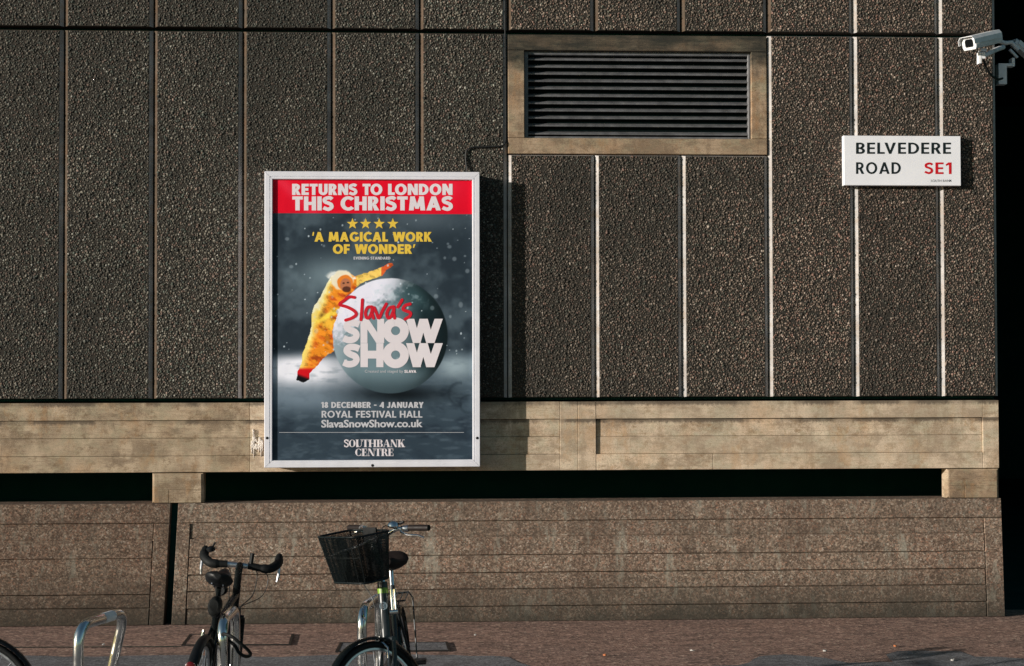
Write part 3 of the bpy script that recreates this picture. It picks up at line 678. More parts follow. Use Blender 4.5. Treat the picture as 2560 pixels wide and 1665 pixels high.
# ball
bx_, by_, br = 975, 839.5, 144
img = lay(img, .95*np.exp(-(((U-1000)/115)**2+((V_-985)/22)**2)), [14,20,24])
D_ = np.hypot(U-bx_, V_-by_)
lx = (U-bx_)/br; ly = (V_-by_)/br; lit = -.50*lx - .72*ly
ball = np.zeros_like(img) + np.array([112,132,138]); tex = vnoise(U, V_, 7, 91, 4)
ball = lay(ball, sst(.6,1.0,-lx)*.5, [190,198,204])
ball = lay(ball, sst(.30,.62,lit + .35*(n2-.5)+.25*(tex-.5)), [236,230,240]); ball = lay(ball, np.clip(sst(.05,.75,lx+.25*(n1-.5))*(1-sst(.35,.9,ly))*1.1,0,1), [20,34,38])
ball = lay(ball, .9*np.exp(-(((U-1040)/50)**2+((V_-735)/42)**2)), [52,76,80]); ball = lay(ball, .6*sst(.5,.75,n2)*np.exp(-(((U-1000)/70)**2+((V_-735)/30)**2)), [176,192,196])
ball = lay(ball, sst(.55,1.0,ly)*.65, [34,46,52]); ball = lay(ball, sst(.80,1.0,D_/br)*sst(.0,.8,lx)*.5, [12,20,22])
img = lay(img, 1-sst(br-1.2, br+1.2, D_ - 1.5*(n2-.5)*(ly < -.4)), ball)
# plain leaning person in an orange and yellow outfit
def inpoly(poly, x, y):
    ins = np.zeros(x.shape, bool); j = len(poly)-1
    for i in range(len(poly)):
        xi, yi = poly[i]; xj_, yj_ = poly[j]
        c = ((yi > y) != (yj_ > y)) & (x < (xj_-xi)*(y-yi)/((yj_-yi) or 1e-9)+xi); ins ^= c; j = i
    return ins
T3 = lambda x, y: (700+x/4.3, 640+y/4.3)
fig = [T3(*p) for p in [(560,215),(640,165),(740,180),(800,215),(900,190),(1050,140),(1120,100),(1200,72),(1220,100),(1150,150),(1100,215),(980,250),(880,290),(820,340),(760,400),(700,450),(650,520),(640,580),(600,680),(560,800),(570,900),(580,1020),(480,1080),(400,1180),(320,1260),(320,1330),(250,1362),(175,1335),(185,1260),(230,1160),(240,1060),(280,960),(320,840),(340,740),(340,640),(370,530),(440,430),(490,330),(520,260)]]
jx = (vnoise(U, V_, 9, 50, 2)-.5)*3
mk = inpoly(fig, U+jx, V_+jx)
body_ = np.zeros_like(img) + np.array([238,140,36])
ax = (U-700)*4.3; ay = (V_-640)*4.3
edge = 330+ (740-ay)*.35*(ay < 740) + (740-ay)*.30*(ay >= 740)
body_ = lay(body_, .95*(1-sst(20, 130, ax-edge+60*(n2-.5))), [248,222,120]); body_ = lay(body_, .8*(1-sst(0, 60, ax-edge+60*(n2-.5)))*(ay < 900), [244,238,214])
body_ = lay(body_, .75*sst(.46,.70,vnoise(U*.8+V_*.6, V_*2.2-U, 30, 61, 3))*sst(60,140,ax-edge), [184,64,24])
body_ = lay(body_, .55*sst(.5,.62,vnoise(U, V_, 22, 71, 2))*(ay > 560)*(ay < 860), [250,206,70])
body_ = lay(body_, np.exp(-(((ax-460)/40)**2+((ay-660)/45)**2))*.9, [60,36,30]); body_ = lay(body_, (ax > 820)*(ax < 1100)*.85, [250,214,110]); body_ = lay(body_, (ax > 1090)*(ay < 260)*.9, [206,84,40])
body_ = lay(body_, (ax > 560)*(ax < 830)*(ay < 250)*(1-sst(.4,.6,n2))*.9, [240,232,220])
body_ = lay(body_, sst(1190,1230,ay), [206,16,28]); body_ = lay(body_, sst(1275,1320,ay+(ax-250)*-.35), [14,12,16])
img = np.where(mk[...,None], body_, img)
fa_ = np.exp(-(((ax-520)*.9+(ay-640)*.45)/95)**2-((((ay-640)*.9-(ax-520)*-.45))/34)**2); img = lay(img, np.clip(fa_*1.3,0,1)*mk, [252,206,72])
img = lay(img, 1-sst(.7,1.2,np.hypot((ax-640)/38,(ay-598)/32)), [238,232,236])
img = lay(img, (1-sst(.75,1.15,np.hypot((ax-640)/150,(ay-235)/85)))*(ax < 720)*.85*sst(.30,.5,n2), [238,234,226])
folds = vnoise(ax*.9+ay*.5, ay*1.6-ax*.9, 60, 77, 4)
img = np.where((mk & (folds > .60) & (ax > edge+60) & (ay < 1180))[...,None], img*.84, img); img = np.where((mk & (folds < .40) & (ax > edge+30) & (ay < 1180))[...,None], np.clip(img*1.05+4,0,255), img)
hood = np.hypot((ax-672)/118, (ay-262)/112); img = lay(img, (1-sst(.9,1.06,hood+.25*(n2-.5)))*.95, [240,226,196])
hood = np.hypot((ax-700)/86, (ay-290)/92); img = lay(img, 1-sst(.88,1.05,hood+.2*(n2-.5)), [232,128,44])
hd = np.hypot((ax-706)/62, (ay-312)/76); img = lay(img, 1-sst(.85,1.05,hd), [186,116,80])
img = lay(img, (1-sst(.8,1.1,np.hypot((ax-716)/48,(ay-358)/34)))*.85, [74,40,30])
for ex_, ey_ in ((684,292),(730,286)): img = lay(img, (1-sst(.7,1.3,np.hypot((ax-ex_)/13,(ay-ey_)/9)))*.85, [50,30,26])
rs_ = random.Random(4)
for _ in range(120):
    fx, fy = rs_.uniform(684,1180), rs_.uniform(536, 900); r_ = rs_.choice([1.2,1.4,1.8,2.2,2.2,3.4,5.5]); a_ = .30 if r_ > 3 else rs_.uniform(.4,.9)
    dd = np.hypot(U-fx, (V_-fy)*rs_.uniform(.7,1.3)); img = lay(img, a_*(1-sst(r_*.6, r_*1.3, dd)), [205,214,220])
red = (V_ < 533 + (U-681)*.004)
rc = np.zeros_like(img)+np.array([222,10,38]); rc = lay(rc, .55*np.exp(-((U-700-(V_-449)*1.0)/20)**2), [236,60,80]); rc = lay(rc, .5*np.exp(-(((U-1090)/60)**2+((V_-470)/30)**2)), [240,70,90])
img = np.where(red[...,None], rc, img)
sr_ = np.clip(img,0,255)/255; li = np.where(sr_ <= .04045, sr_/12.92, ((sr_+.055)/1.055)**2.4)*np.array([1.08,1.14,1.2])
mb = MB(); pm = bpy.data.meshes.new('poster')
vv = np.stack([GX.ravel(), np.full(GX.size, FY), GZ.ravel()], 1)
ii = (np.arange(nz_-1)[:,None]*nx_ + np.arange(nx_-1)[None]).ravel(); fq = np.stack([ii, ii+1, ii+1+nx_, ii+nx_], 1)
pm.from_pydata(vv.tolist(), [], fq.tolist())
at = pm.attributes.new('print', 'FLOAT_COLOR', 'POINT'); at.data.foreach_set('color', np.concatenate([li.reshape(-1,3), np.ones((GX.size,1))],1).astype(np.float32).ravel())
tp = NT('printed_poster_paper'); aa = tp.n.new('ShaderNodeAttribute'); aa.attribute_name = 'print'
tp.bump(tp.noise(2.2, 3, .5, (1,1,.6)), .5, .03)
pm.materials.append(tp.fin(aa.outputs['Color'], .5, spec=.12))
poster = link('poster', pm, poster_box, label='glossy poster with red headline, grey snow scene and a leaning figure in orange and yellow'); rel(poster, poster_box)
def ink(name, c, r=.5): return simple(name, tuple(v*.95 for v in lin(c)), r, 0, .02, 5)
M_pw = ink('white_print', (236,228,234)); M_py = ink('yellow_print', (240,202,70)); M_pr = ink('red_print', (216,8,40)); M_pg = ink('pale_print', (205,205,212))
TY = FY - .0009
def ptext(*a, **k):
    o = put_text(*a, parent=poster, Y=TY, **k); return o
def ctext(word, bx, name, m, w, g=.07):
    pl = sans(word, bx, w, g); ids = list(WID)
    for k2 in sorted(set(ids)): polys([p for p, q in zip(pl, ids) if q == k2], lambda x, y: (x, y), TY, name, m, poster)
ctext('RETURNS TO LONDON', (730.2,459.5,1131.2,487.5), 'headline_lettering', M_pw, .27)
ctext('THIS CHRISTMAS', (730.7,491,1130.7,526), 'headline_lettering', M_pw, .26)
ctext('`A MAGICAL WORK', (779,580,1079.5,604), 'quote_lettering', M_py, .26)
ctext("OF WONDER'", (832,610.5,1037.5,634.5), 'quote_lettering', M_py, .26)
ctext('EVENING STANDARD', (884,641.7,976,648.8), 'small_lettering', M_pg, .24)
ptext('Created and staged by', (912,924.6,1008,933.6), 'small_lettering', M_pg, off=.0)
ctext('SLAVA', (1011,925,1040.7,932), 'small_lettering', M_pw, .27)
ctext('18 DECEMBER - 4 JANUARY', (802.9,1005,1059,1019.7), 'date_lettering', M_pg, .25)
ctext('ROYAL FESTIVAL HALL', (804,1027,1056,1044), 'venue_lettering', M_pg, .20)
ptext('SlavaSnowShow.co.uk', (803.7,1049.6,1056,1068), 'web_address_lettering', M_pg, off=.015, fat=.0016)
stars = []
for cx_ in (881.3,914,947.8,982):
    stars.append([(cx_+(14.6 if q % 2 == 0 else 6.0)*math.sin(q*math.pi/5), 559.5-(14.6 if q % 2 == 0 else 6.0)*math.cos(q*math.pi/5)) for q in range(10)])
I2 = lambda x, y: (x, y)
for s_ in stars:
    polys([[s_[q], s_[(q+1) % 10], (sum(p[0] for p in s_)/10, sum(p[1] for p in s_)/10)] for q in range(10)], I2, TY, 'star', M_py, poster)
polys([[(697.7,1080.6),(1160,1080.6),(1160,1081.5),(697.7,1081.5)]], I2, TY, 'rule_line', M_pg, poster)
# big SNOW SHOW letters
def S_(y0):
    q = lambda x, y: (x, y0+y)
    return stroke([q(852,62),q(800,44),q(740,48),q(716,84),q(750,118),q(805,142),q(822,180),q(795,218),q(735,228),q(682,208)], 70, False)
def box2(x0, y0, x1, y1): return [[(x0,y0),(x1,y0),(x1,y1),(x0,y1)]]
def O_(cx_, cy2, R1, r1):
    out = []
    for q in range(36):
        a, b = q*math.pi/18, (q+1)*math.pi/18
        out.append([(cx_+R1*math.cos(a), cy2+R1*math.sin(a)), (cx_+R1*math.cos(b), cy2+R1*math.sin(b)), (cx_+r1*math.cos(b), cy2+r1*math.sin(b)), (cx_+r1*math.cos(a), cy2+r1*math.sin(a))])
    return out
def W_(x0, y0, y1):
    def bar(a, b): return [(a,y0),(a+88,y0),(b+88,y1),(b,y1)]
    return [bar(x0+5, x0+78), [(x0+150,y0),(x0+232,y0),(x0+160,y1),(x0+78,y1)], bar(x0+150, x0+222), [(x0+312,y0),(x0+400,y0),(x0+310,y1),(x0+222,y1)]]
def zl(pl, dz):
    return pl
polys(S_(675)+box2(865,675,940,935)+box2(1045,675,1120,935)+[[(865,675),(950,675),(1120,935),(1035,935)]], T3, TY, 'title_lettering', M_pw, poster)
polys(S_(935)+box2(865,937,945,1195)+box2(1035,937,1112,1195)+box2(945,1018,1035,1102), T3, TY, 'title_lettering', M_pw, poster)
polys(O_(1243,803,142,48), T3, TY-.0005, 'title_lettering', M_pw, poster); polys(O_(1243,1064,142,48), T3, TY-.0005, 'title_lettering', M_pw, poster)
polys(W_(1350,675,935), T3, TY-.001, 'title_lettering', M_pw, poster); polys(W_(1350,937,1195), T3, TY-.001, 'title_lettering', M_pw, poster)
sl_ = []
for pts in ([(800,445),(745,440),(690,478),(640,520),(720,548),(795,588),(818,630),(770,668),(705,690)], [(885,470),(880,560),(870,685)], [(985,545),(940,555),(918,610),(930,662),(958,660),(985,600),(992,548),(990,610),(1004,668)], [(1012,555),(1035,610),(1062,668),(1100,590),(1142,515)], [(1222,545),(1175,560),(1148,615),(1158,662),(1185,660),(1215,600),(1226,548),(1222,610),(1232,668)], [(1312,472),(1290,510),(1265,548)], [(1398,515),(1345,532),(1322,572),(1360,592),(1402,612),(1392,648),(1345,678)]):
    sl_ += stroke(pts, 33)
polys(sl_, T3, TY-.0016, 'script_lettering', M_pr, poster)
# high contrast serif capitals, drawn stroke by stroke in a unit cell
def serif(word, bx):
    thick, thin = .24, .055
    def vbar(x, w=thick): return [[(x,0),(x+w,0),(x+w,1),(x,1)]]
    def hb(x0, x1, y, w=thin): return [[(x0,y),(x1,y),(x1,y+w),(x0,y+w)]]
    def ser(x, w=thick): return hb(x-.08, x+w+.08, 0) + hb(x-.08, x+w+.08, 1-thin)
    def arc(cx_, cy2, rx, ry, a0, a1, wf):
        out = []; n = 14
        for q in range(n):
            a, b = a0+(a1-a0)*q/n, a0+(a1-a0)*(q+1)/n
            A = lambda t, s: (cx_+(rx-s*wf(t))*math.cos(t), cy2+(ry-s*thin)*math.sin(t))
            out.append([A(a,0), A(b,0), A(b,1), A(a,1)])
        return out
    wf = lambda t: thin+(thick-thin)*abs(math.cos(t))
    G_ = {
     'O': (.82, arc(.41,.5,.41,.5,0,2*math.pi,wf)), 'C': (.78, arc(.41,.5,.41,.5,.75,2*math.pi-.75,wf)+hb(.66,.72,.02,.33)+hb(.66,.72,.68,.3)),
     'S': (.60, stroke([(.50,.80),(.36,.95),(.14,.90),(.09,.72),(.30,.54),(.48,.38),(.48,.14),(.28,.04),(.06,.18)], .15, False)+hb(.50,.555,.68,.3)+hb(.03,.085,.02,.3)),
     'U': (.86, vbar(.10)+hb(.02,.42,1-thin)+hb(.6,.86,1-thin)+arc(.425,.30,.325,.30,math.pi,2*math.pi,lambda t: thin)+[[(.70,.3),(.75,.3),(.75,1),(.70,1)]]+[[(.10,.32),(.34,.32),(.42,.08),(.22,.06)]]),
     'T': (.74, vbar(.25)+hb(.17,.57,0)+hb(0,.74,1-thin)+hb(0,.05,.70,.3)+hb(.69,.74,.70,.3)), 'H': (1.0, vbar(.10)+ser(.10)+vbar(.66)+ser(.66)+hb(.3,.7,.48)),
     'B': (.80, vbar(.10)+hb(.02,.5,0)+hb(.02,.5,1-thin)+hb(.3,.5,.5)+arc(.46,.755,.27,.245,-math.pi/2,math.pi/2,wf)+arc(.48,.265,.30,.265,-math.pi/2,math.pi/2,wf)),
     'A': (.90, [[(.40,1),(.55,1),(.84,0),(.56,0)], [(.40,1),(.45,1),(.14,0),(.09,0)]]+hb(.0,.26,0)+hb(.48,.92,0)+hb(.22,.6,.30)),
     'N': (.92, [[(.12,0),(.17,0),(.17,1),(.12,1)], [(.76,0),(.81,0),(.81,1),(.76,1)], [(.06,1),(.34,1),(.81,0),(.62,0)]]+hb(0,.28,0)+hb(.64,.94,1-thin)),
     'K': (.90, vbar(.10)+ser(.10)+[[(.34,.42),(.38,.38),(.72,1),(.66,1)], [(.36,.58),(.55,.66),(.86,0),(.56,0)]]+hb(.48,.92,0)+hb(.55,.86,1-thin)),
     'E': (.74, vbar(.10)+hb(.02,.68,0)+hb(.02,.66,1-thin)+hb(.3,.52,.48)+hb(.50,.54,.36,.28)+hb(.63,.68,0,.34)+hb(.61,.66,.70,.3)),
     'R': (.84, vbar(.10)+ser(.10)+hb(.3,.5,1-thin)+hb(.3,.5,.48)+arc(.46,.75,.27,.25,-math.pi/2,math.pi/2,wf)+[[(.42,.5),(.60,.5),(.84,0),(.62,0)]]),
    }
    x = 0; out = []
    for ch in word:
        w, pl = G_[ch]; out += [[(x+a, b) for a, b in p] for p in pl]; x += w*.97
    W2 = x
    return [[(bx[0]+(bx[2]-bx[0])*a/W2, bx[3]+(bx[1]-bx[3])*b) for a, b in p] for p in out]
polys(serif('SOUTHBANK', (859.8,1099,1012,1117.7)), I2, TY, 'logo_lettering', M_pw, poster)
polys(serif('CENTRE', (888,1121.5,984.3,1140)), I2, TY, 'logo_lettering', M_pw, poster)

# cable from the poster case up the wall joint
def wp(x, y, Y): a, b = P(x, y, Y); return (a, Y, b)
cab = smooth_path([wp(1167,470,-.10), wp(1167,432,-.03), wp(1164,395,-.014), wp(1166,378,-.014), wp(1180,368.5,-.014), wp(1220,367,-.014), wp(1252,365,-.012), wp(1262,358,-.008), wp(1264,340,.004), wp(1264,250,.006), wp(1263.5,150,.006), wp(1263,85,.006), wp(1262,-60,.006), wp(1262,-400,.006)], 8)
tag(MB().tube(cab, .0065, 8).build('wall_cable', M_cable, smooth=True), 'thin black cable running from the top of the poster case up a panel joint', 'cable')

# ------------------------------------------------------------------ street sign
SY = -.062
sign = empty('street_sign', (P(2256,464,SY)[0], 0, P(2256,464,SY)[1]), 'white street name plate with black and red letters on the pebble wall near the corner', 'sign')
sx0, sx1 = P(2109.5,400,SY)[0], P(2402,400,SY)[0]; szt, szb = P(2256,339.6,SY)[1], P(2256,463.8,SY)[1]
pl = MB().box(sx0, sx1, SY, -.004, szb, szt, .003).xf(Matrix.Translation(-sign.location)).build('plate', M_sign, sign)
for body, bx, m, off, nm in (('BELVEDERE', (2140,356.5,2377.3,384.5), M_ink, .012, 'street_name_lettering'), ('ROAD', (2140,405.6,2251.7,434.6), M_ink, .012, 'street_name_lettering'), ('SE1', (2311,406,2378.8,435), M_red, .012, 'district_lettering'), ('SOUTH BANK', (2326.6,449,2378.8,454.6), M_ink, .0, 'area_lettering')):
    w_ = .105 if body == 'SOUTH BANK' else .185
    t_ = polys(sans(body, bx, w_, .16), lambda x, y: (x, y), SY-.0012, nm, m, pl); t_.location = -sign.location

# ------------------------------------------------------------------ security cameras on the corner
def cctv(loc, yaw, pitch, label, k=1.2):
    e = empty('security_camera', loc, label, 'camera', group='security cameras on the building corner')
    L, w, h = .33*k, .105*k, .085*k
    Mx = Matrix.Rotation(yaw, 4, 'Z') @ Matrix.Rotation(pitch, 4, 'Y')      # local -x is the lens end
    def sec(x, w_, h_, top=1.0, dz=0):
        return [(x,-w_/2,-h_*.30+dz),(x,-w_*.42,-h_/2+dz),(x,w_*.42,-h_/2+dz),(x,w_/2,-h_*.30+dz),(x,w_/2,h_*.25+dz),(x,w_*.36,h_/2*top+dz),(x,-w_*.36,h_/2*top+dz),(x,-w_/2,h_*.25+dz)]
    def mk(mb, name, m, par=None, smooth=False):
        mb.xf(Mx); return mb.build(name, m, par or e, smooth=smooth)
    mk(MB().loft([sec(-L/2,w,h), sec(L/2-.02,w,h), sec(L/2,w*.9,h*.9)]), 'housing', M_cctv)
    a, b = w*.60, h*.56
    roof = MB(); out = []
    for x, k2 in ((-L/2-.05, 1.0), (L/2-.03, 1.0)):
        out.append([(x,-a,-.010),(x,-a,.030),(x,-a*.72,b),(x,a*.72,b),(x,a,.030),(x,a,-.010),(x,a-.003,-.010),(x,a-.003,.028),(x,a*.70,b-.004),(x,-a*.70,b-.004),(x,-a+.003,.028),(x,-a+.003,-.010)])
    roof.loft(out); mk(roof, 'sun_shield', M_cctv)
    fr = MB(); s0 = sec(-L/2-.014, w*1.0, h*1.04); s1 = sec(-L/2-.001, w*1.04, h*1.08)
    s2 = [( -L/2-.014, p[1]*.62, p[2]*.62) for p in s0]; s3 = [(-L/2-.006, p[1]*.60, p[2]*.60) for p in s0]
    fr.loft([s1, s0, s2, s3], cap=False)
    mk(fr, 'front_bezel', M_cctv)
    mk(MB().loft([[( -L/2-.007, p[1]*.64, p[2]*.64) for p in s0], [(-L/2-.004, p[1]*.64, p[2]*.64) for p in s0]]), 'window', M_glass)
    return e
DX = lambda x, y, Y: Vector((P(x,y,Y)[0], Y, P(x,y,Y)[1]))
CYY = -.28
c1 = cctv(DX(2458,100,CYY), rad(38), rad(-15), 'white security camera tilted down to the left at the top right corner')
c0 = c1.location
def loc_pts(pts): return [Vector(p) - c0 for p in pts]
q = DX(2456,126,CYY)
mbk = MB().box(-.022,.026,-.03,.03,-.012,.012).xf(Matrix.Translation(q-c0)).build('swivel_bracket', M_cctv, c1)
MB().box(-.030,-.012,-.03,.03,-.085,.008).box(-.010,.022,-.028,.028,-.045,.006).xf(Matrix.Translation(DX(2454,134,CYY)-c0)).build('swivel_yoke', M_cctv, c1)
MB().tube(loc_pts([DX(2458,140,CYY), DX(2471,134,CYY+.02), DX(2482,128,-.12), DX(2496,122,.02), DX(2508,118,.10)]), .020, 10).build('arm', M_cctv, c1, smooth=True)
b_ = MB()
b_.box(-.002,.068,-.03,.05,-.175,.0).box(.0681,.115,-.03,.05,-.022,.0).box(.1151,.138,-.028,.048,-.024,.048).xf(Matrix.Translation(DX(2494,160,.17)-c0)); b_.build('wall_bracket', M_cctv, c1)
MB().tube(smooth_path(loc_pts([DX(2459,150,CYY+.03), DX(2466,170,CYY+.06), DX(2478,188,-.16), DX(2494,198,-.08), DX(2506,196,-.03)]), 5), .010, 8).build('lead', M_cable, c1, smooth=True)
c2 = cctv(DX(2556,125,.55), rad(180+20), rad(-34), 'grey security camera in the shade pointing down to the right, cut by the frame edge', .72)
MB().tube([Vector(p)-c2.location for p in (DX(2496,102,.36), DX(2512,108,.38), DX(2528,106,.40), DX(2545,124,.42))], .020, 10).build('arm', M_cctv, c2, smooth=True)
MB().tube([Vector(p)-c2.location for p in (DX(2524,124,.40), DX(2534,134,.41), DX(2543,144,.42))], .013, 10).build('arm_brace', M_cctv, c2, smooth=True)

# ------------------------------------------------------------------ white foam lump beside the poster
fm = MB(); rf = random.Random(9)
spots = []
for _ in range(90):
    cx0, cy0, sx0_, sy0_ = rf.choice(((631,1108,4.5,9),(634,1100,2.5,8),(648,1104,5,8),(653,1112,4,8),(640,1117,5,5)))
    spots.append((rf.gauss(cx0, sx0_*.55), rf.gauss(cy0, sy0_*.55), rf.uniform(1.8,4.0), rf.uniform(2.0,5.2)))
for cx0, y0_, y1_ in ((629,1114,1131),(634,1112,1142),(647,1112,1128),(652,1115,1139),(633,1076,1096),(656,1108,1126)):
    for q in range(9): spots.append((cx0+rf.uniform(-.5,.5), y0_+(y1_-y0_)*q/8, 2.4*(1-q/12), 2.8))
for x, y, w_, h_ in spots:
    if x > 657: continue
    X_, Z_ = P(x, y); a, b = w_/305, h_/305; dp = rf.uniform(.002,.007); base_y = .014; rings = []
    for j in range(3):
        t = j/2; rr = (1, .8, .25)[j]
        rings.append([(X_+a*rr*math.cos(u*math.pi/4)*rf.uniform(.75,1.25), base_y-(.0165+dp)*(0,.85,1)[j], Z_+b*rr*math.sin(u*math.pi/4)*rf.uniform(.75,1.25)) for u in range(8)])
    fm.loft(rings)
tag(fm.build('foam_splash', M_foam), 'dripping white splash on the concrete band beside the lower left of the poster case', 'splash')

# ------------------------------------------------------------------ bicycles
def ring(c, axis, R, r, n=44, m=8, flat=1.0):
    axis = Vector(axis).normalized(); a = axis.orthogonal().normalized(); b = axis.cross(a)
    return MB().tube([Vector(c)+(a*math.cos(2*math.pi*i/n)+b*math.sin(2*math.pi*i/n))*R for i in range(n)], r, m, closed=True, flat=flat)
def wheel(par, c, xf=Matrix.Identity(4), R=.335, tr=.017):
    w = ring(c, (0,1,0), R-tr, tr, 56, 10).xf(xf).build('wheel', M_rubber, par, smooth=True, label=None)
    ring(c, (0,1,0), R-2*tr-.006, .010, 56, 6).xf(xf).build('rim', M_steel, w, smooth=True)
    MB().lathe(Vector(c)-Vector((0,.05,0)), (0,1,0), [(0,.006),(.012,.006),(.014,.026),(.018,.026),(.02,.014),(.08,.014),(.082,.026),(.086,.026),(.088,.006),(.1,.006)], 16).xf(xf).build('hub', M_steel, w, smooth=True)
    sp = MB(); rr = R-2*tr-.008
    for k2 in range(32):
        a = 2*math.pi*k2/32; s = 1 if k2 % 2 else -1; b = a + (.5 if (k2//2) % 2 else -.5)
        sp.tube([Vector(c)+Vector((.024*math.cos(b), s*.032, .024*math.sin(b))), Vector(c)+Vector((rr*math.cos(a), 0, rr*math.sin(a)))], .0011, 4, cap=False)
    sp.xf(xf).build('spokes', M_steel, w)
    return w
def guard(par, c, R, a0, a1, xf, m, w=.026):
    mb = MB(); secs = []
    for i in range(25):
        a = a0+(a1-a0)*i/24; s = []
        for (t, d) in ((-1,-.010),(-.8,-.001),(-.35,.006),(.35,.006),(.8,-.001),(1,-.010),(.75,-.006),(.3,.002),(-.3,.002),(-.75,-.006)):
            s.append(Vector(c)+Vector((math.cos(a)*(R+d), t*w, math.sin(a)*(R+d))))
        secs.append(s)
    mb.loft(secs); return mb.xf(xf).build('mudguard', m, par, smooth=True)
def saddle(par, c, L, W, m, s=1):
    rings = []
    for i in range(11):
        t = i/10; x = (-.46+t)*L
        w = W/2*(.30*t+1.0*(1-t)**.9) if t > .35 else W/2*(.55+.45*math.sin(math.pi*(t/.35*.5)))*.98
        if t > .35: w = W/2*(1.0-(t-.35)/.65*.80)
        if i == 0: w *= .55
        if i == 10: w *= .6
        z = .012*math.cos(t*math.pi*2)+(.012 if t < .3 else 0)
        d = .045 if i not in (0, 10) else .022
        rings.append([Vector(c)+Vector((x, w*math.cos(a), z + (d*.45*math.sin(a) if math.sin(a) > 0 else d*math.sin(a)))) for a in [j*math.pi/7 for j in range(14)]])
    return MB().loft(rings).build('saddle', m, par, smooth=True)

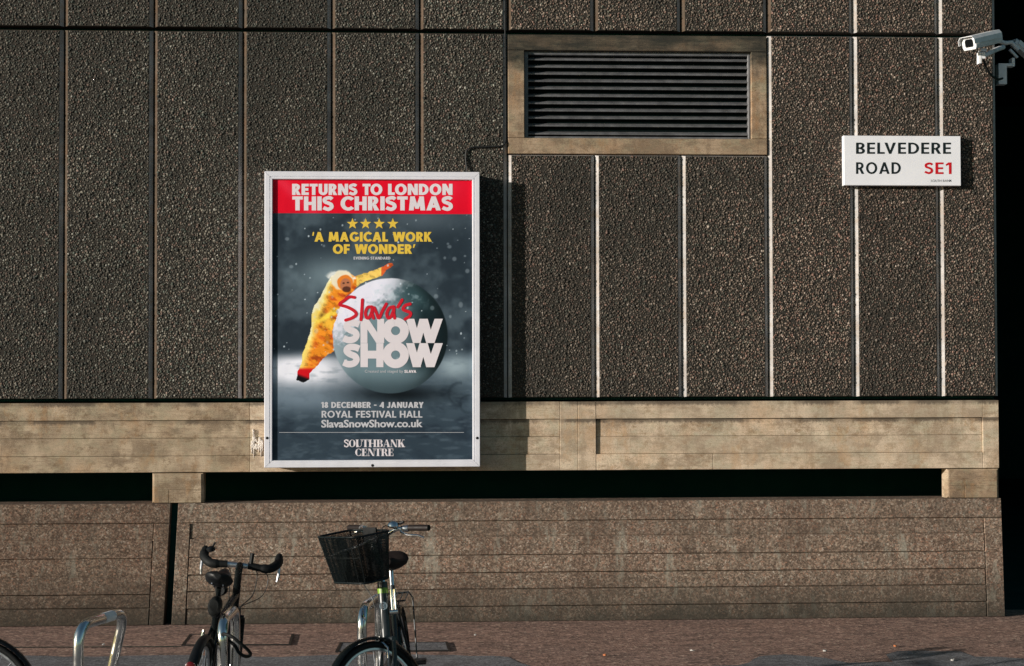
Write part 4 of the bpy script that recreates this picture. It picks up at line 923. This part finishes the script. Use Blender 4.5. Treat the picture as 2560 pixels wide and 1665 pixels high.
def bike(loc, rz, steer, label, style, lean=0, k=1.0):
    """local +x forward, z up, origin on the ground below the bottom bracket"""
    e = empty('bicycle', loc, label, 'bicycle', rz, 'bicycles locked in front of the wall')
    e.rotation_euler = (lean, 0, rz)
    city = style == 'city'
    fr = M_gpaint if city else M_bpaint
    R = .335
    BB = Vector((0,0,.28)); ra = Vector((-.45,0,R)); fa = Vector((.62 if city else .57,0,R))
    seat = Vector((-.20,0,.80 if not city else .84)); 
    ht = Vector((.40,0,.92)) if city else Vector((.37,0,.82)); hb = Vector((.455,0,.66)) if city else Vector((.415,0,.67))
    stax = (ht-hb).normalized()
    X = Matrix.Translation(hb) @ Matrix.Rotation(steer, 4, stax) @ Matrix.Translation(-hb)
    f = MB()
    ttj = BB.lerp(seat, .80)
    if city:
        f.tube([hb+stax*.03, Vector((.20,0,.42)), BB], .022, 12); f.tube([ht-stax*.05, Vector((.15,0,.60)), BB.lerp(seat,.45)], .017, 12)
    else:
        f.tube([hb+stax*.03, BB], .026, 12); f.tube([ht-stax*.03, ttj], .020, 12)
    f.tube([BB, seat], .016 if city else .022, 12)
    f.tube([hb-stax*.02, ht+stax*.02], .022 if not city else .027, 14)
    for s in (-1, 1):
        f.tube([BB+Vector((-.02,s*.03,0)), ra+Vector((.12,s*.052,-.01)), ra+Vector((0,s*.062,0))], .010, 8)
        f.tube([ttj+Vector((0,s*.016,.0)), ra+Vector((0.02,s*.058,.02)), ra+Vector((0,s*.062,0))], .008, 8)
    f.build('frame', fr, e, smooth=True)
    # fork
    fk = MB()
    fk.tube([hb-stax*.015+Vector((0,-.058,0)), hb-stax*.015+Vector((0,.058,0))], .016, 10)
    for s in (-1, 1):
        fk.tube(smooth_path([hb-stax*.02+Vector((0,s*.052,0)), hb-stax*.14+Vector((.006,s*.054,0)), fa+Vector((-.035,s*.054,.12)), fa+Vector((0,s*.056,0))], 4), [.014]*10+[.010]*3, 10)
    fk.xf(X).build('fork', fr, e, smooth=True)
    wheel(e, fa, X); wheel(e, ra)
    # crank
    cr_ = MB().lathe(BB+Vector((0,-.052,0)), (0,1,0), [(0,.085),(.003,.09),(.006,.085)], 28)
    cr_.tube([BB+Vector((0,-.06,0)), BB+Vector((.10,-.07,-.14))], .009, 6); cr_.tube([BB+Vector((0,.06,0)), BB+Vector((-.10,.07,.14))], .009, 6)
    cr_.build('crank', M_steel, e, smooth=True)
    MB().box(.06,.14,-.16,-.08,.125,.148).build('pedal', M_plast, e); MB().box(-.14,-.06,.08,.16,.41,.433).build('pedal', M_plast, e)
    # seat
    sp_top = seat + (seat-BB).normalized()*(.10 if city else .12)
    MB().tube([seat-(seat-BB).normalized()*.01, sp_top], .0135, 12).build('seat_post', M_chrome if city else M_bpaint, e, smooth=True)
    sd = saddle(e, sp_top+Vector((0,0,.045 if city else .06)), .25 if city else .27, .21 if city else .155, M_brown if city else M_plast)
    MB().tube([sp_top+Vector((-.07,.03,.03)), sp_top+Vector((0,.022,.0)), sp_top+Vector((.09,.012,.03))], .004, 6).tube([sp_top+Vector((-.07,-.03,.03)), sp_top+Vector((0,-.022,.0)), sp_top+Vector((.09,-.012,.03))], .004, 6).build('saddle_rail', M_steel, sd, smooth=True)
    guard(e, fa, R+.018, rad(10), rad(165), X, M_bpaint if city else M_plast)
    guard(e, ra, R+.018, rad(5), rad(200), Matrix.Identity(4), M_bpaint if city else M_plast)
    # front brake
    br_ = MB().tube([hb-stax*.05+Vector((.03,-.04,.0)), hb-stax*.02+Vector((.045,0,.02)), hb-stax*.05+Vector((.03,.04,.0)), hb-stax*.10+Vector((.03,.038,0))], .006, 8)
    br_.tube([hb-stax*.02+Vector((.045,0,.02)), hb+stax*.02+Vector((.050,.03,.03))], .004, 6)
    br_.xf(X).build('brake', M_chrome, e, smooth=True)
    if city:
        top = ht + stax*.25
        XH = Matrix.Translation(top) @ Matrix.Rotation(steer, 4, 'Z') @ Matrix.Translation(-top)
        MB().tube([ht, top], .0125, 12).lathe(ht+stax*.005, stax, [(0,.021),(.012,.021),(.014,.017),(.03,.016)], 16).xf(X).build('stem', M_chrome, e, smooth=True)
        MB().tube([ht-stax*.040, ht-stax*.012], .0280, 14).xf(X).build('sticker', M_greenlab, e, smooth=True, label='green and yellow sticker sleeve')
        hbp = smooth_path([top+Vector((-.07,-.30,.045)), top+Vector((-.04,-.17,.048)), top+Vector((.0,-.13,.045)), top+Vector((.02,-.06,.012)), top+Vector((.02,0,0)), top+Vector((.02,.06,.012)), top+Vector((.0,.13,.045)), top+Vector((-.04,.17,.048)), top+Vector((-.07,.30,.045))], 6)
        hbar = MB().tube(hbp, .011, 12).xf(XH).build('handlebar', M_chrome, e, smooth=True)
        for s in (-1, 1):
            MB().tube([top+Vector((-.045,s*.185,.048)), top+Vector((-.058,s*.24,.047)), top+Vector((-.071,s*.305,.045))], [.0155,.0165,.0165], 14).xf(XH).build('grip', M_brown, e, smooth=True)
            MB().tube(smooth_path([top+Vector((-.03,s*.15,.046)), top+Vector((.0,s*.175,.032)), top+Vector((.0,s*.22,.018)), top+Vector((-.02,s*.27,.012)), top+Vector((-.035,s*.30,-.002))], 4), [.010]*5+[.006]*12, 8).xf(XH).build('brake_lever', M_chrome, e, smooth=True)
            MB().lathe(top+Vector((-.035,s*.150,.046)), (-.35,s*1,0), [(-.006,.017),(.03,.018),(.034,.015)], 14).xf(XH).build('lever_clamp', M_steel, e, smooth=True)
        MB().lathe(top+Vector((.0,.115,.058)), (.15,.2,1), [(0,.010),(.006,.029),(.014,.031),(.024,.026),(.032,.016),(.036,.004)], 22).xf(XH).build('bell', M_chrome, e, smooth=True)
        MB().tube([top+Vector((-.02,.14,.075)), top+Vector((-.03,.165,.082))], .008, 8).xf(XH).build('bell_lever', M_plast, e, smooth=True)
        # basket
        bk = MB(); W0, W1, D0, D1, H0 = .26, .32, .19, .25, .245
        bz0 = top.z - .195; bx0 = top.x + .055
        def rect(w_, d_, z, sh, r=.045, n=4):
            pts = []
            for (cx_, cy2, a0) in ((sh+d_-r, w_/2-r, 0), (sh+r, w_/2-r, 90), (sh+r, -w_/2+r, 180), (sh+d_-r, -w_/2+r, 270)):
                for j in range(n+1):
                    a = rad(a0+90*j/n); pts.append(Vector((bx0+cx_+r*math.cos(a), cy2+r*math.sin(a), z)))
            return pts
        rt = rect(W1, D1, bz0+H0, 0); rb_ = rect(W0, D0, bz0, .005)
        tiltm = Matrix.Translation(Vector((bx0,0,bz0+H0))) @ Matrix.Rotation(rad(1), 4, 'Y') @ Matrix.Translation(-Vector((bx0,0,bz0+H0)))
        XB = XH @ tiltm
        rim_ = MB().tube(rt, .0058, 8, closed=True).tube(rb_, .006, 8, closed=True); 
        mid = [a.lerp(b, .55) for a, b in zip(rb_, rt)]; rim_.tube(mid, .003, 6, closed=True)
        n4 = len(rt)
        for j in (2, 7, 12, 17): rim_.tube([rb_[j], rt[j]], .004, 6)
        for yy in (-.10, 0, .10): rim_.tube([Vector((bx0+D0*1.0+.005,yy*.86,bz0)), Vector((bx0+D1,yy,bz0+H0))], .003, 6)
        basket = rim_.xf(XB).build('basket', M_bpaint, e, smooth=True, label='black wire mesh front basket')
        mw = MB(); 
        def along(loop, t):
            L = [(loop[(i+1) % len(loop)]-loop[i]).length for i in range(len(loop))]; T_ = sum(L)*(t % 1)
            for i, l in enumerate(L):
                if T_ <= l: return loop[i].lerp(loop[(i+1) % len(loop)], T_/l)
                T_ -= l
            return loop[0]
        NW = 120
        for i in range(NW):
            for s in (-1, 1):
                pts = [along(rb_, i/NW).lerp(along(rt, i/NW), 0)]
                pts = []
                for j in range(9):
                    u = j/8; t = i/NW + s*u*.125; pts.append(along(rb_, t).lerp(along(rt, t), u))
                mw.tube(pts, .0019, 3, cap=False)
        for i in range(22):
            u = (i+.5)/22; y = (-.5+u)*(W0-.01)
            mw.tube([Vector((bx0+.01,y,bz0)), Vector((bx0+D0,y,bz0))], .0012, 3, cap=False)
        for i in range(14):
            x = bx0+.012+i*.0138; mw.tube([Vector((x,-W0/2+.01,bz0)), Vector((x,W0/2-.01,bz0))], .0012, 3, cap=False)
        mw.xf(XB).build('wire_mesh', M_bpaint, basket, kind='stuff')
        MB().box(bx0+.002,bx0+.012,-.05,.05,bz0+.03,bz0+H0+.015,.002).xf(XB).build('mounting_plate', M_plast, basket)
        hl = MB().tube(smooth_path([Vector((bx0+.10,.15,bz0+H0-.02)), Vector((bx0+.16,.06,bz0+H0-.06)), Vector((bx0+.20,-.02,bz0+H0-.08)), Vector((bx0+.22,-.08,bz0+H0-.10))], 5), .006, 6); hl.xf(XB)
        lk = hl.build('chain_lock', M_steel, smooth=True)
        lk.parent = e; 
        # head badge: a ring with a B
        bdg = hb+stax*.16; fo = Vector((stax.z,0,-stax.x)).normalized()
        MB().lathe(bdg, fo, [(.0262,.021),(.0282,.021),(.0282,.016),(.0262,.016)], 20).build('head_badge', M_steel, e, smooth=True)
        co, fs = text_mesh('B', .02); co = co - (co.max(0)+co.min(0))/2
        mbb = MB(); mbb.add([bdg + fo*.0285 + Vector((0,1,0))*(c[0]*.026) + stax*(c[1]*.026) for c in co], fs)
        mbb.build('badge_letter', M_steel, e)
        MB().tube([ht+Vector((.02,.045,-.02)), ht+Vector((.035,.045,-.13))], .009, 10).tube([ht+Vector((.02,.062,-.02)), ht+Vector((.035,.062,-.13))], .006, 8).tube([ht+Vector((.035,.03,-.135)), ht+Vector((.035,.072,-.135))], .014, 10).build('lock_bracket', M_chrome, e, smooth=True)
        # rear rack
        rk = MB(); rz_ = .745
        for yy in (-.06,-.03,0,.03,.06): rk.tube([Vector((-.24,yy,rz_)), Vector((-.58,yy,rz_))], .004, 6)
        rk.tube([Vector((-.24,-.065,rz_)), Vector((-.24,.065,rz_))], .005, 6); rk.tube([Vector((-.58,-.065,rz_)), Vector((-.58,.065,rz_))], .006, 6)
        for s in (-1, 1): rk.tube([Vector((-.56,s*.065,rz_)), Vector((-.55,s*.085,rz_-.03)), Vector((-.46,s*.085,.36))], .005, 6); rk.tube([Vector((-.24,s*.03,rz_)), Vector((-.17,s*.02,.72))], .004, 6)
        rk.build('rear_rack', M_gpaint, e, smooth=True)
        # chain guard
        MB().loft([[Vector((x,y,z)) for x, z in ((.10,.34),(.10,.20),(-.02,.17),(-.46,.28),(-.46,.40),(-.05,.40))] for y in (-.062,-.085)]).build('chain_guard', M_bpaint, e)
        cb = MB()
        for p0, p1, p2, p3 in ((top+Vector((.02,.17,.03)), top+Vector((.10,.14,.05)), top+Vector((.06,.03,-.15)), hb+Vector((.03,.02,.05))), (top+Vector((.02,-.17,.03)), top+Vector((.08,-.18,-.1)), top+Vector((.05,-.10,-.30)), hb+Vector((.04,-.02,.02)))):
            cb.tube(smooth_path([p0,p1,p2,p3], 6), .0026, 6)
        cb.xf(X).build('brake_cable', M_cable, e, smooth=True)
    else:
        top = ht + stax*.115
        MB().tube([ht-stax*.01, top, top+Vector((.075,0,.02))], .021, 12).xf(X).build('stem', M_bpaint, e, smooth=True)
        bc = top+Vector((.08,0,.02))
        if style == 'road':
            MB().tube([bc+Vector((0,-.085,0)), bc+Vector((0,.085,0))], .0155, 14).xf(X).build('handlebar', M_steel, e, smooth=True)
            for s in (-1, 1):
                MB().tube(smooth_path([bc+Vector((0,s*.070,0)), bc+Vector((.0,s*.12,-.004)), bc+Vector((.006,s*.165,-.004)), bc+Vector((.045,s*.200,.012)), bc+Vector((.09,s*.212,.026)), bc+Vector((.12,s*.212,.036))], 5), [.021]*6+[.026]*20, 12).xf(X).build('bar_tape', M_rubber, e, smooth=True)
                MB().tube([bc+Vector((.11,s*.212,.030)), bc+Vector((.135,s*.212,.052)), bc+Vector((.145,s*.212,.066))], [.021,.022,.013], 12).xf(X).build('brake_hood', M_rubber, e, smooth=True)
                MB().tube(smooth_path([bc+Vector((.115,s*.214,.03)), bc+Vector((.105,s*.220,-.01)), bc+Vector((.09,s*.220,-.05)), bc+Vector((.085,s*.216,-.085))], 4), [.009]*10+[.007]*3, 8).xf(X).build('brake_lever', M_steel, e, smooth=True)
        else:
            MB().tube(smooth_path([bc+Vector((-.04,-.29,.01)), bc+Vector((0,-.1,0)), bc, bc+Vector((0,.1,0)), bc+Vector((-.04,.29,.01))], 4), .012, 12).xf(X).build('handlebar', M_bpaint, e, smooth=True)
            for s in (-1, 1): MB().tube([bc+Vector((-.022,s*.18,.006)), bc+Vector((-.04,s*.30,.010))], .0165, 12).xf(X).build('grip', M_rubber, e, smooth=True)
        if style == 'road':
            MB().lathe(bc+Vector((.10,.175,.045)), (0,.3,1), [(0,.012),(.005,.024),(.020,.026),(.030,.018),(.034,.006)], 16).tube([bc+Vector((.10,.172,.07)), bc+Vector((.11,.160,.10))], .006, 6).xf(X).build('bell', M_plast, e, smooth=True)
        MB().lathe(bc+Vector((.0,-.045,.0)), (0,-1,0), [(0,.019),(.03,.019)], 14).tube([bc+Vector((0,-.06,.01)), bc+Vector((.0,-.062,.075))], .012, 8).xf(X).build('light_mount', M_plast, e, smooth=True)
        cb = MB()
        for s, q_ in ((-1, .16), (-1, .10), (1, .05)):
            cb.tube(smooth_path([bc+Vector((.03,s*.08,-.01)), bc+Vector((.10,s*q_,-.06)), bc+Vector((.07,s*q_*.9,-.17)), hb+Vector((.03,s*.03,.04)), hb+Vector((.0,s*.02,-.02))], 6), .0028, 6)
        cb.xf(X).build('brake_cable', M_cable, e, smooth=True)
        MB().lathe(ht+Vector((-.005,.075,-.01)), (-1,.2,0), [(0,.030),(.035,.034),(.05,.028)], 18).build('front_lamp', M_plast, e, smooth=True)
        # saddle bag and rear light
        MB().loft([[sp_top+Vector((x, w_*math.cos(a), z+h_*math.sin(a))) for a in [j*math.pi/6 for j in range(12)]] for x, w_, z, h_ in ((-.075,.024,-.085,.034),(-.060,.034,-.09,.052),(.0,.034,-.09,.052),(.03,.024,-.085,.034))]).build('saddle_bag', M_rubber, e, smooth=True)
        MB().tube([sp_top-(seat-BB).normalized()*.08+Vector((-.03,0,0)), sp_top-(seat-BB).normalized()*.16+Vector((-.035,0,0))], .026, 12).build('rear_light', M_plast, e, smooth=True)
        ga = rad(137); gp = ra + Vector((math.cos(ga)*(R+.03), 0, math.sin(ga)*(R+.03)))
        MB().lathe(gp, (-1,0,0), [(0,.026),(.012,.026),(.016,.018)], 18).build('reflector', M_redref, e, smooth=True)
        MB().tube([seat+Vector((-.04,.05,-.17)), seat+Vector((-.03,.045,-.12))], .009, 8).build('brake', M_chrome, e, smooth=True)
    return e

def at(x, D, Y=None):
    """world X for image column x at distance D along the view"""
    yy = -13.0872 + D; return P(x, 1500, yy)[0], yy
def place(lp0, w0, lp1, w1, L):
    """origin and heading so that two points of the leaning bicycle land on two world positions"""
    a0 = Vector((lp0[0], -lp0[1]*math.sin(L))); a1 = Vector((lp1[0], -lp1[1]*math.sin(L)))
    w0, w1 = Vector(w0), Vector(w1); dl, dw = a1-a0, w1-w0
    an = math.atan2(dw.y, dw.x)-math.atan2(dl.y, dl.x); R2 = Matrix.Rotation(an, 2)
    o = w0-R2 @ a0; return o, an
# right-hand bicycle: front towards the camera
L2 = rad(5); o2, ang2 = place((-.27, .98), at(977, 9.10), (.455, .66), at(966, 8.42), L2)
b2 = bike((o2.x, o2.y, 0), ang2, rad(-42), 'grey town bicycle with a black wire basket and brown grips facing the camera', 'city', L2)
# left-hand bicycle: seen from behind
L1 = rad(9); o1, ang1 = place((-.26, .97), at(550, 8.50), (.44, .95), at(597, 9.08), L1)
b1 = bike((o1.x, o1.y, 0), ang1, rad(7), 'black racing bicycle seen from behind, handlebar ends wrapped in black tape', 'road', L1)
# bicycle at the left edge
wx, wY = at(-72, 8.42)
b3 = bike((wx-.57, wY, 0), 0, 0, 'black bicycle at the left edge with only its front tyre in the frame', 'plain')

# ------------------------------------------------------------------ bike stands
def stand(A, B, h, label, foot=None, r=.027):
    a = Vector((*A, 0)); b = Vector((*B, 0)); d = (b-a).normalized(); rr = .10
    fb = Vector((*foot, 0)) if foot else b
    top_b = b+Vector((0,0,h)); down = (fb-top_b).normalized()
    pts = [a, a+Vector((0,0,h-rr*1.6)), a+Vector((0,0,h-rr))]
    for j in range(1, 7):
        t = j/6*math.pi/2; pts.append(a+Vector((0,0,h-rr))+d*rr*(1-math.cos(t))+Vector((0,0,rr*math.sin(t))))
    pts.append(a.lerp(b,.5)+Vector((0,0,h)))
    c0_ = top_b - d*rr; c1_ = top_b + down*rr
    for j in range(0, 7):
        t = j/6; pts.append((c0_*(1-t)+top_b*t)*(1-t) + (top_b*(1-t)+c1_*t)*t)
    pts += [c1_+down*.05, fb]
    e = empty('bike_stand', (*A, 0), label, 'bike stand', group='tubular steel bike stands in a row')
    m = Matrix.Translation(-Vector((*A,0)))
    MB().tube(pts, r, 20).xf(m).build('hoop', M_chrome, e, smooth=True)
    for p in (a, fb):
        MB().lathe(p+Vector((0,0,.002)), (0,0,1), [(0,.055),(.006,.055),(.008,.026)], 20).xf(m).build('foot_plate', M_steel, e)
    return e
A = at(196, 8.20); B = at(312, 8.66)
F_ = (B[0]-.17, B[1]+.0)
s1 = stand(A, B, .76, 'steel hoop bike stand left of the racing bicycle with nothing locked to it', F_)
# worn sticker on the top tube
pA = Vector((*A, .76)); pB = Vector((*B, .76)); q0, q1 = pA.lerp(pB, .50), pA.lerp(pB, .72)
st_ = MB().tube([q0, q1], .0276, 20, cap=False).xf(Matrix.Translation(-Vector((*A,0)))).build('worn_sticker', M_cctv, s1, smooth=True)
A = at(556, 8.30); B = at(588, 8.74)
stand(A, B, .76, 'steel hoop bike stand beside the racing bicycle with a black lock round it', None)
A = at(905, 8.55); B = at(948, 9.02)
stand(A, B, .78, 'steel hoop bike stand behind the front wheel of the basket bicycle', None)
# black cable lock looped at the racing bicycle's stand
def D3(x, y, D): yy = -13.0872+D; a, b = P(x, y, yy); return Vector((a, yy, b))
lkp = smooth_path([D3(560,1585,8.25), D3(580,1592,8.22), D3(600,1608,8.22), D3(620,1625,8.24), D3(626,1637,8.27), D3(614,1641,8.3), D3(598,1632,8.33), D3(588,1615,8.36), D3(570,1600,8.36), D3(556,1590,8.32)], 6, True)
tag(MB().tube(lkp, .009, 8, closed=True).build('cable_lock', M_rubber, smooth=True), 'thick black lock loop hanging from the stand beside the racing bicycle', 'lock')

# ------------------------------------------------------------------ covers and litter on the pavement
def cover(px_, label, m=M_cover):
    w = [G(x, y, .0) for x, y in px_]; cx_ = sum(p[0] for p in w)/4; cy2 = sum(p[1] for p in w)/4
    e = empty('access_cover', (cx_, cy2, 0), label, 'manhole cover', group='access covers in the pavement')
    def quad(k0, k1, z, h):
        o_ = [(p[0]-cx_, p[1]-cy2) for p in w]; mb = MB()
        mb.add([(x*k0, y*k0, z) for x, y in o_]+[(x*k0, y*k0, z+h) for x, y in o_], [(3,2,1,0),(4,5,6,7),(0,1,5,4),(1,2,6,5),(2,3,7,6),(3,0,4,7)]); return mb
    o_ = [Vector((p[0]-cx_, p[1]-cy2)) for p in w]
    fr_ = MB(); n = 4
    for i in range(4):
        a, b = o_[i], o_[(i+1) % 4]; dn = (b-a).normalized(); nn = Vector((-dn.y, dn.x)); nn = nn if nn.dot(-a) > 0 else -nn
        q = [a, b, b+nn*.022-dn*.03, a+nn*.022+dn*.03]
        fr_.add([(p.x,p.y,.001) for p in q]+[(p.x,p.y,.009) for p in q], [(3,2,1,0),(4,5,6,7),(0,1,5,4),(1,2,6,5),(2,3,7,6),(3,0,4,7)])
    fr_.build('cover_frame', M_screw, e)
    quad(.955, 1, .0012, .006).build('lid', m, e); return e
cover([(453,1615),(728,1614),(736,1587),(474,1588)], 'rectangular pavement cover filled with brown tarmac behind the racing bicycle', M_pave)
cover([(838,1631),(1128,1629),(1120,1607),(850,1608)], 'rectangular grey pavement cover beyond the basket bicycle', M_road)
# narrow expansion joint
a = G(-400,1620,.004); b = G(452,1616,.004)
MB().add([(a[0],a[1]-.012,.004),(b[0],b[1]-.012,.004),(b[0],b[1]+.012,.004),(a[0],a[1]+.012,.004)], [(0,1,2,3)]).build('pavement_joint', M_black)['kind'] = 'structure'
M_leafo = simple('orange_leaf', (.42,.13,.04), .7); M_paper = simple('white_paper', (.45,.43,.40), .7)
for x, y, w_, h_, m, nm, lb, cat in ((2070,1537.5,11,4,M_leafo,'fallen_leaf','orange scrap at the foot of the plinth towards the right','leaf'),
        (2238,1614,10,3.2,M_leafo,'fallen_leaf','orange scrap on the pavement left of the dark passage','leaf'), (1512,1637,11,4,M_leafo,'fallen_leaf','orange scrap on the pavement near the middle of the frame','leaf'),
        (2062,1626,12,4,M_paper,'paper_scrap','white oval scrap on the pavement below the orange one','litter'), (2381,1649,12,5,M_paper,'paper_scrap','white scrap lying on the asphalt near the right edge','litter'),
        (1474,1544,10,3.5,M_paper,'paper_scrap','white scrap against the foot of the plinth','litter'), (1731,1625,14,3,M_paper,'paper_scrap','long thin white scrap on the pink pavement','litter'),
        (258,1611,9,3,M_paper,'paper_scrap','pale scrap on the pavement inside the empty bike stand','litter'), (1188,1586,9,2.6,M_paper,'paper_scrap','faint pale scrap on the pavement right of the basket bicycle','litter')):
    X_, Y_ = G(x, y, .012); a, b = w_/400, h_/400*3
    r9 = random.Random(int(x)); n = 9; ring_ = [(X_+a/2*math.cos(i*2*math.pi/n)*r9.uniform(.7,1.1), Y_+b/2*math.sin(i*2*math.pi/n)*r9.uniform(.7,1.1)) for i in range(n)]
    mb = MB(); mb.loft([[(p[0], p[1], .0055+r9.uniform(0,.002)) for p in ring_], [(p[0]*.98+X_*.02, p[1]*.98+Y_*.02, .010+r9.uniform(0,.010)) for p in ring_]])
    tag(mb.build(nm, m), lb, cat)
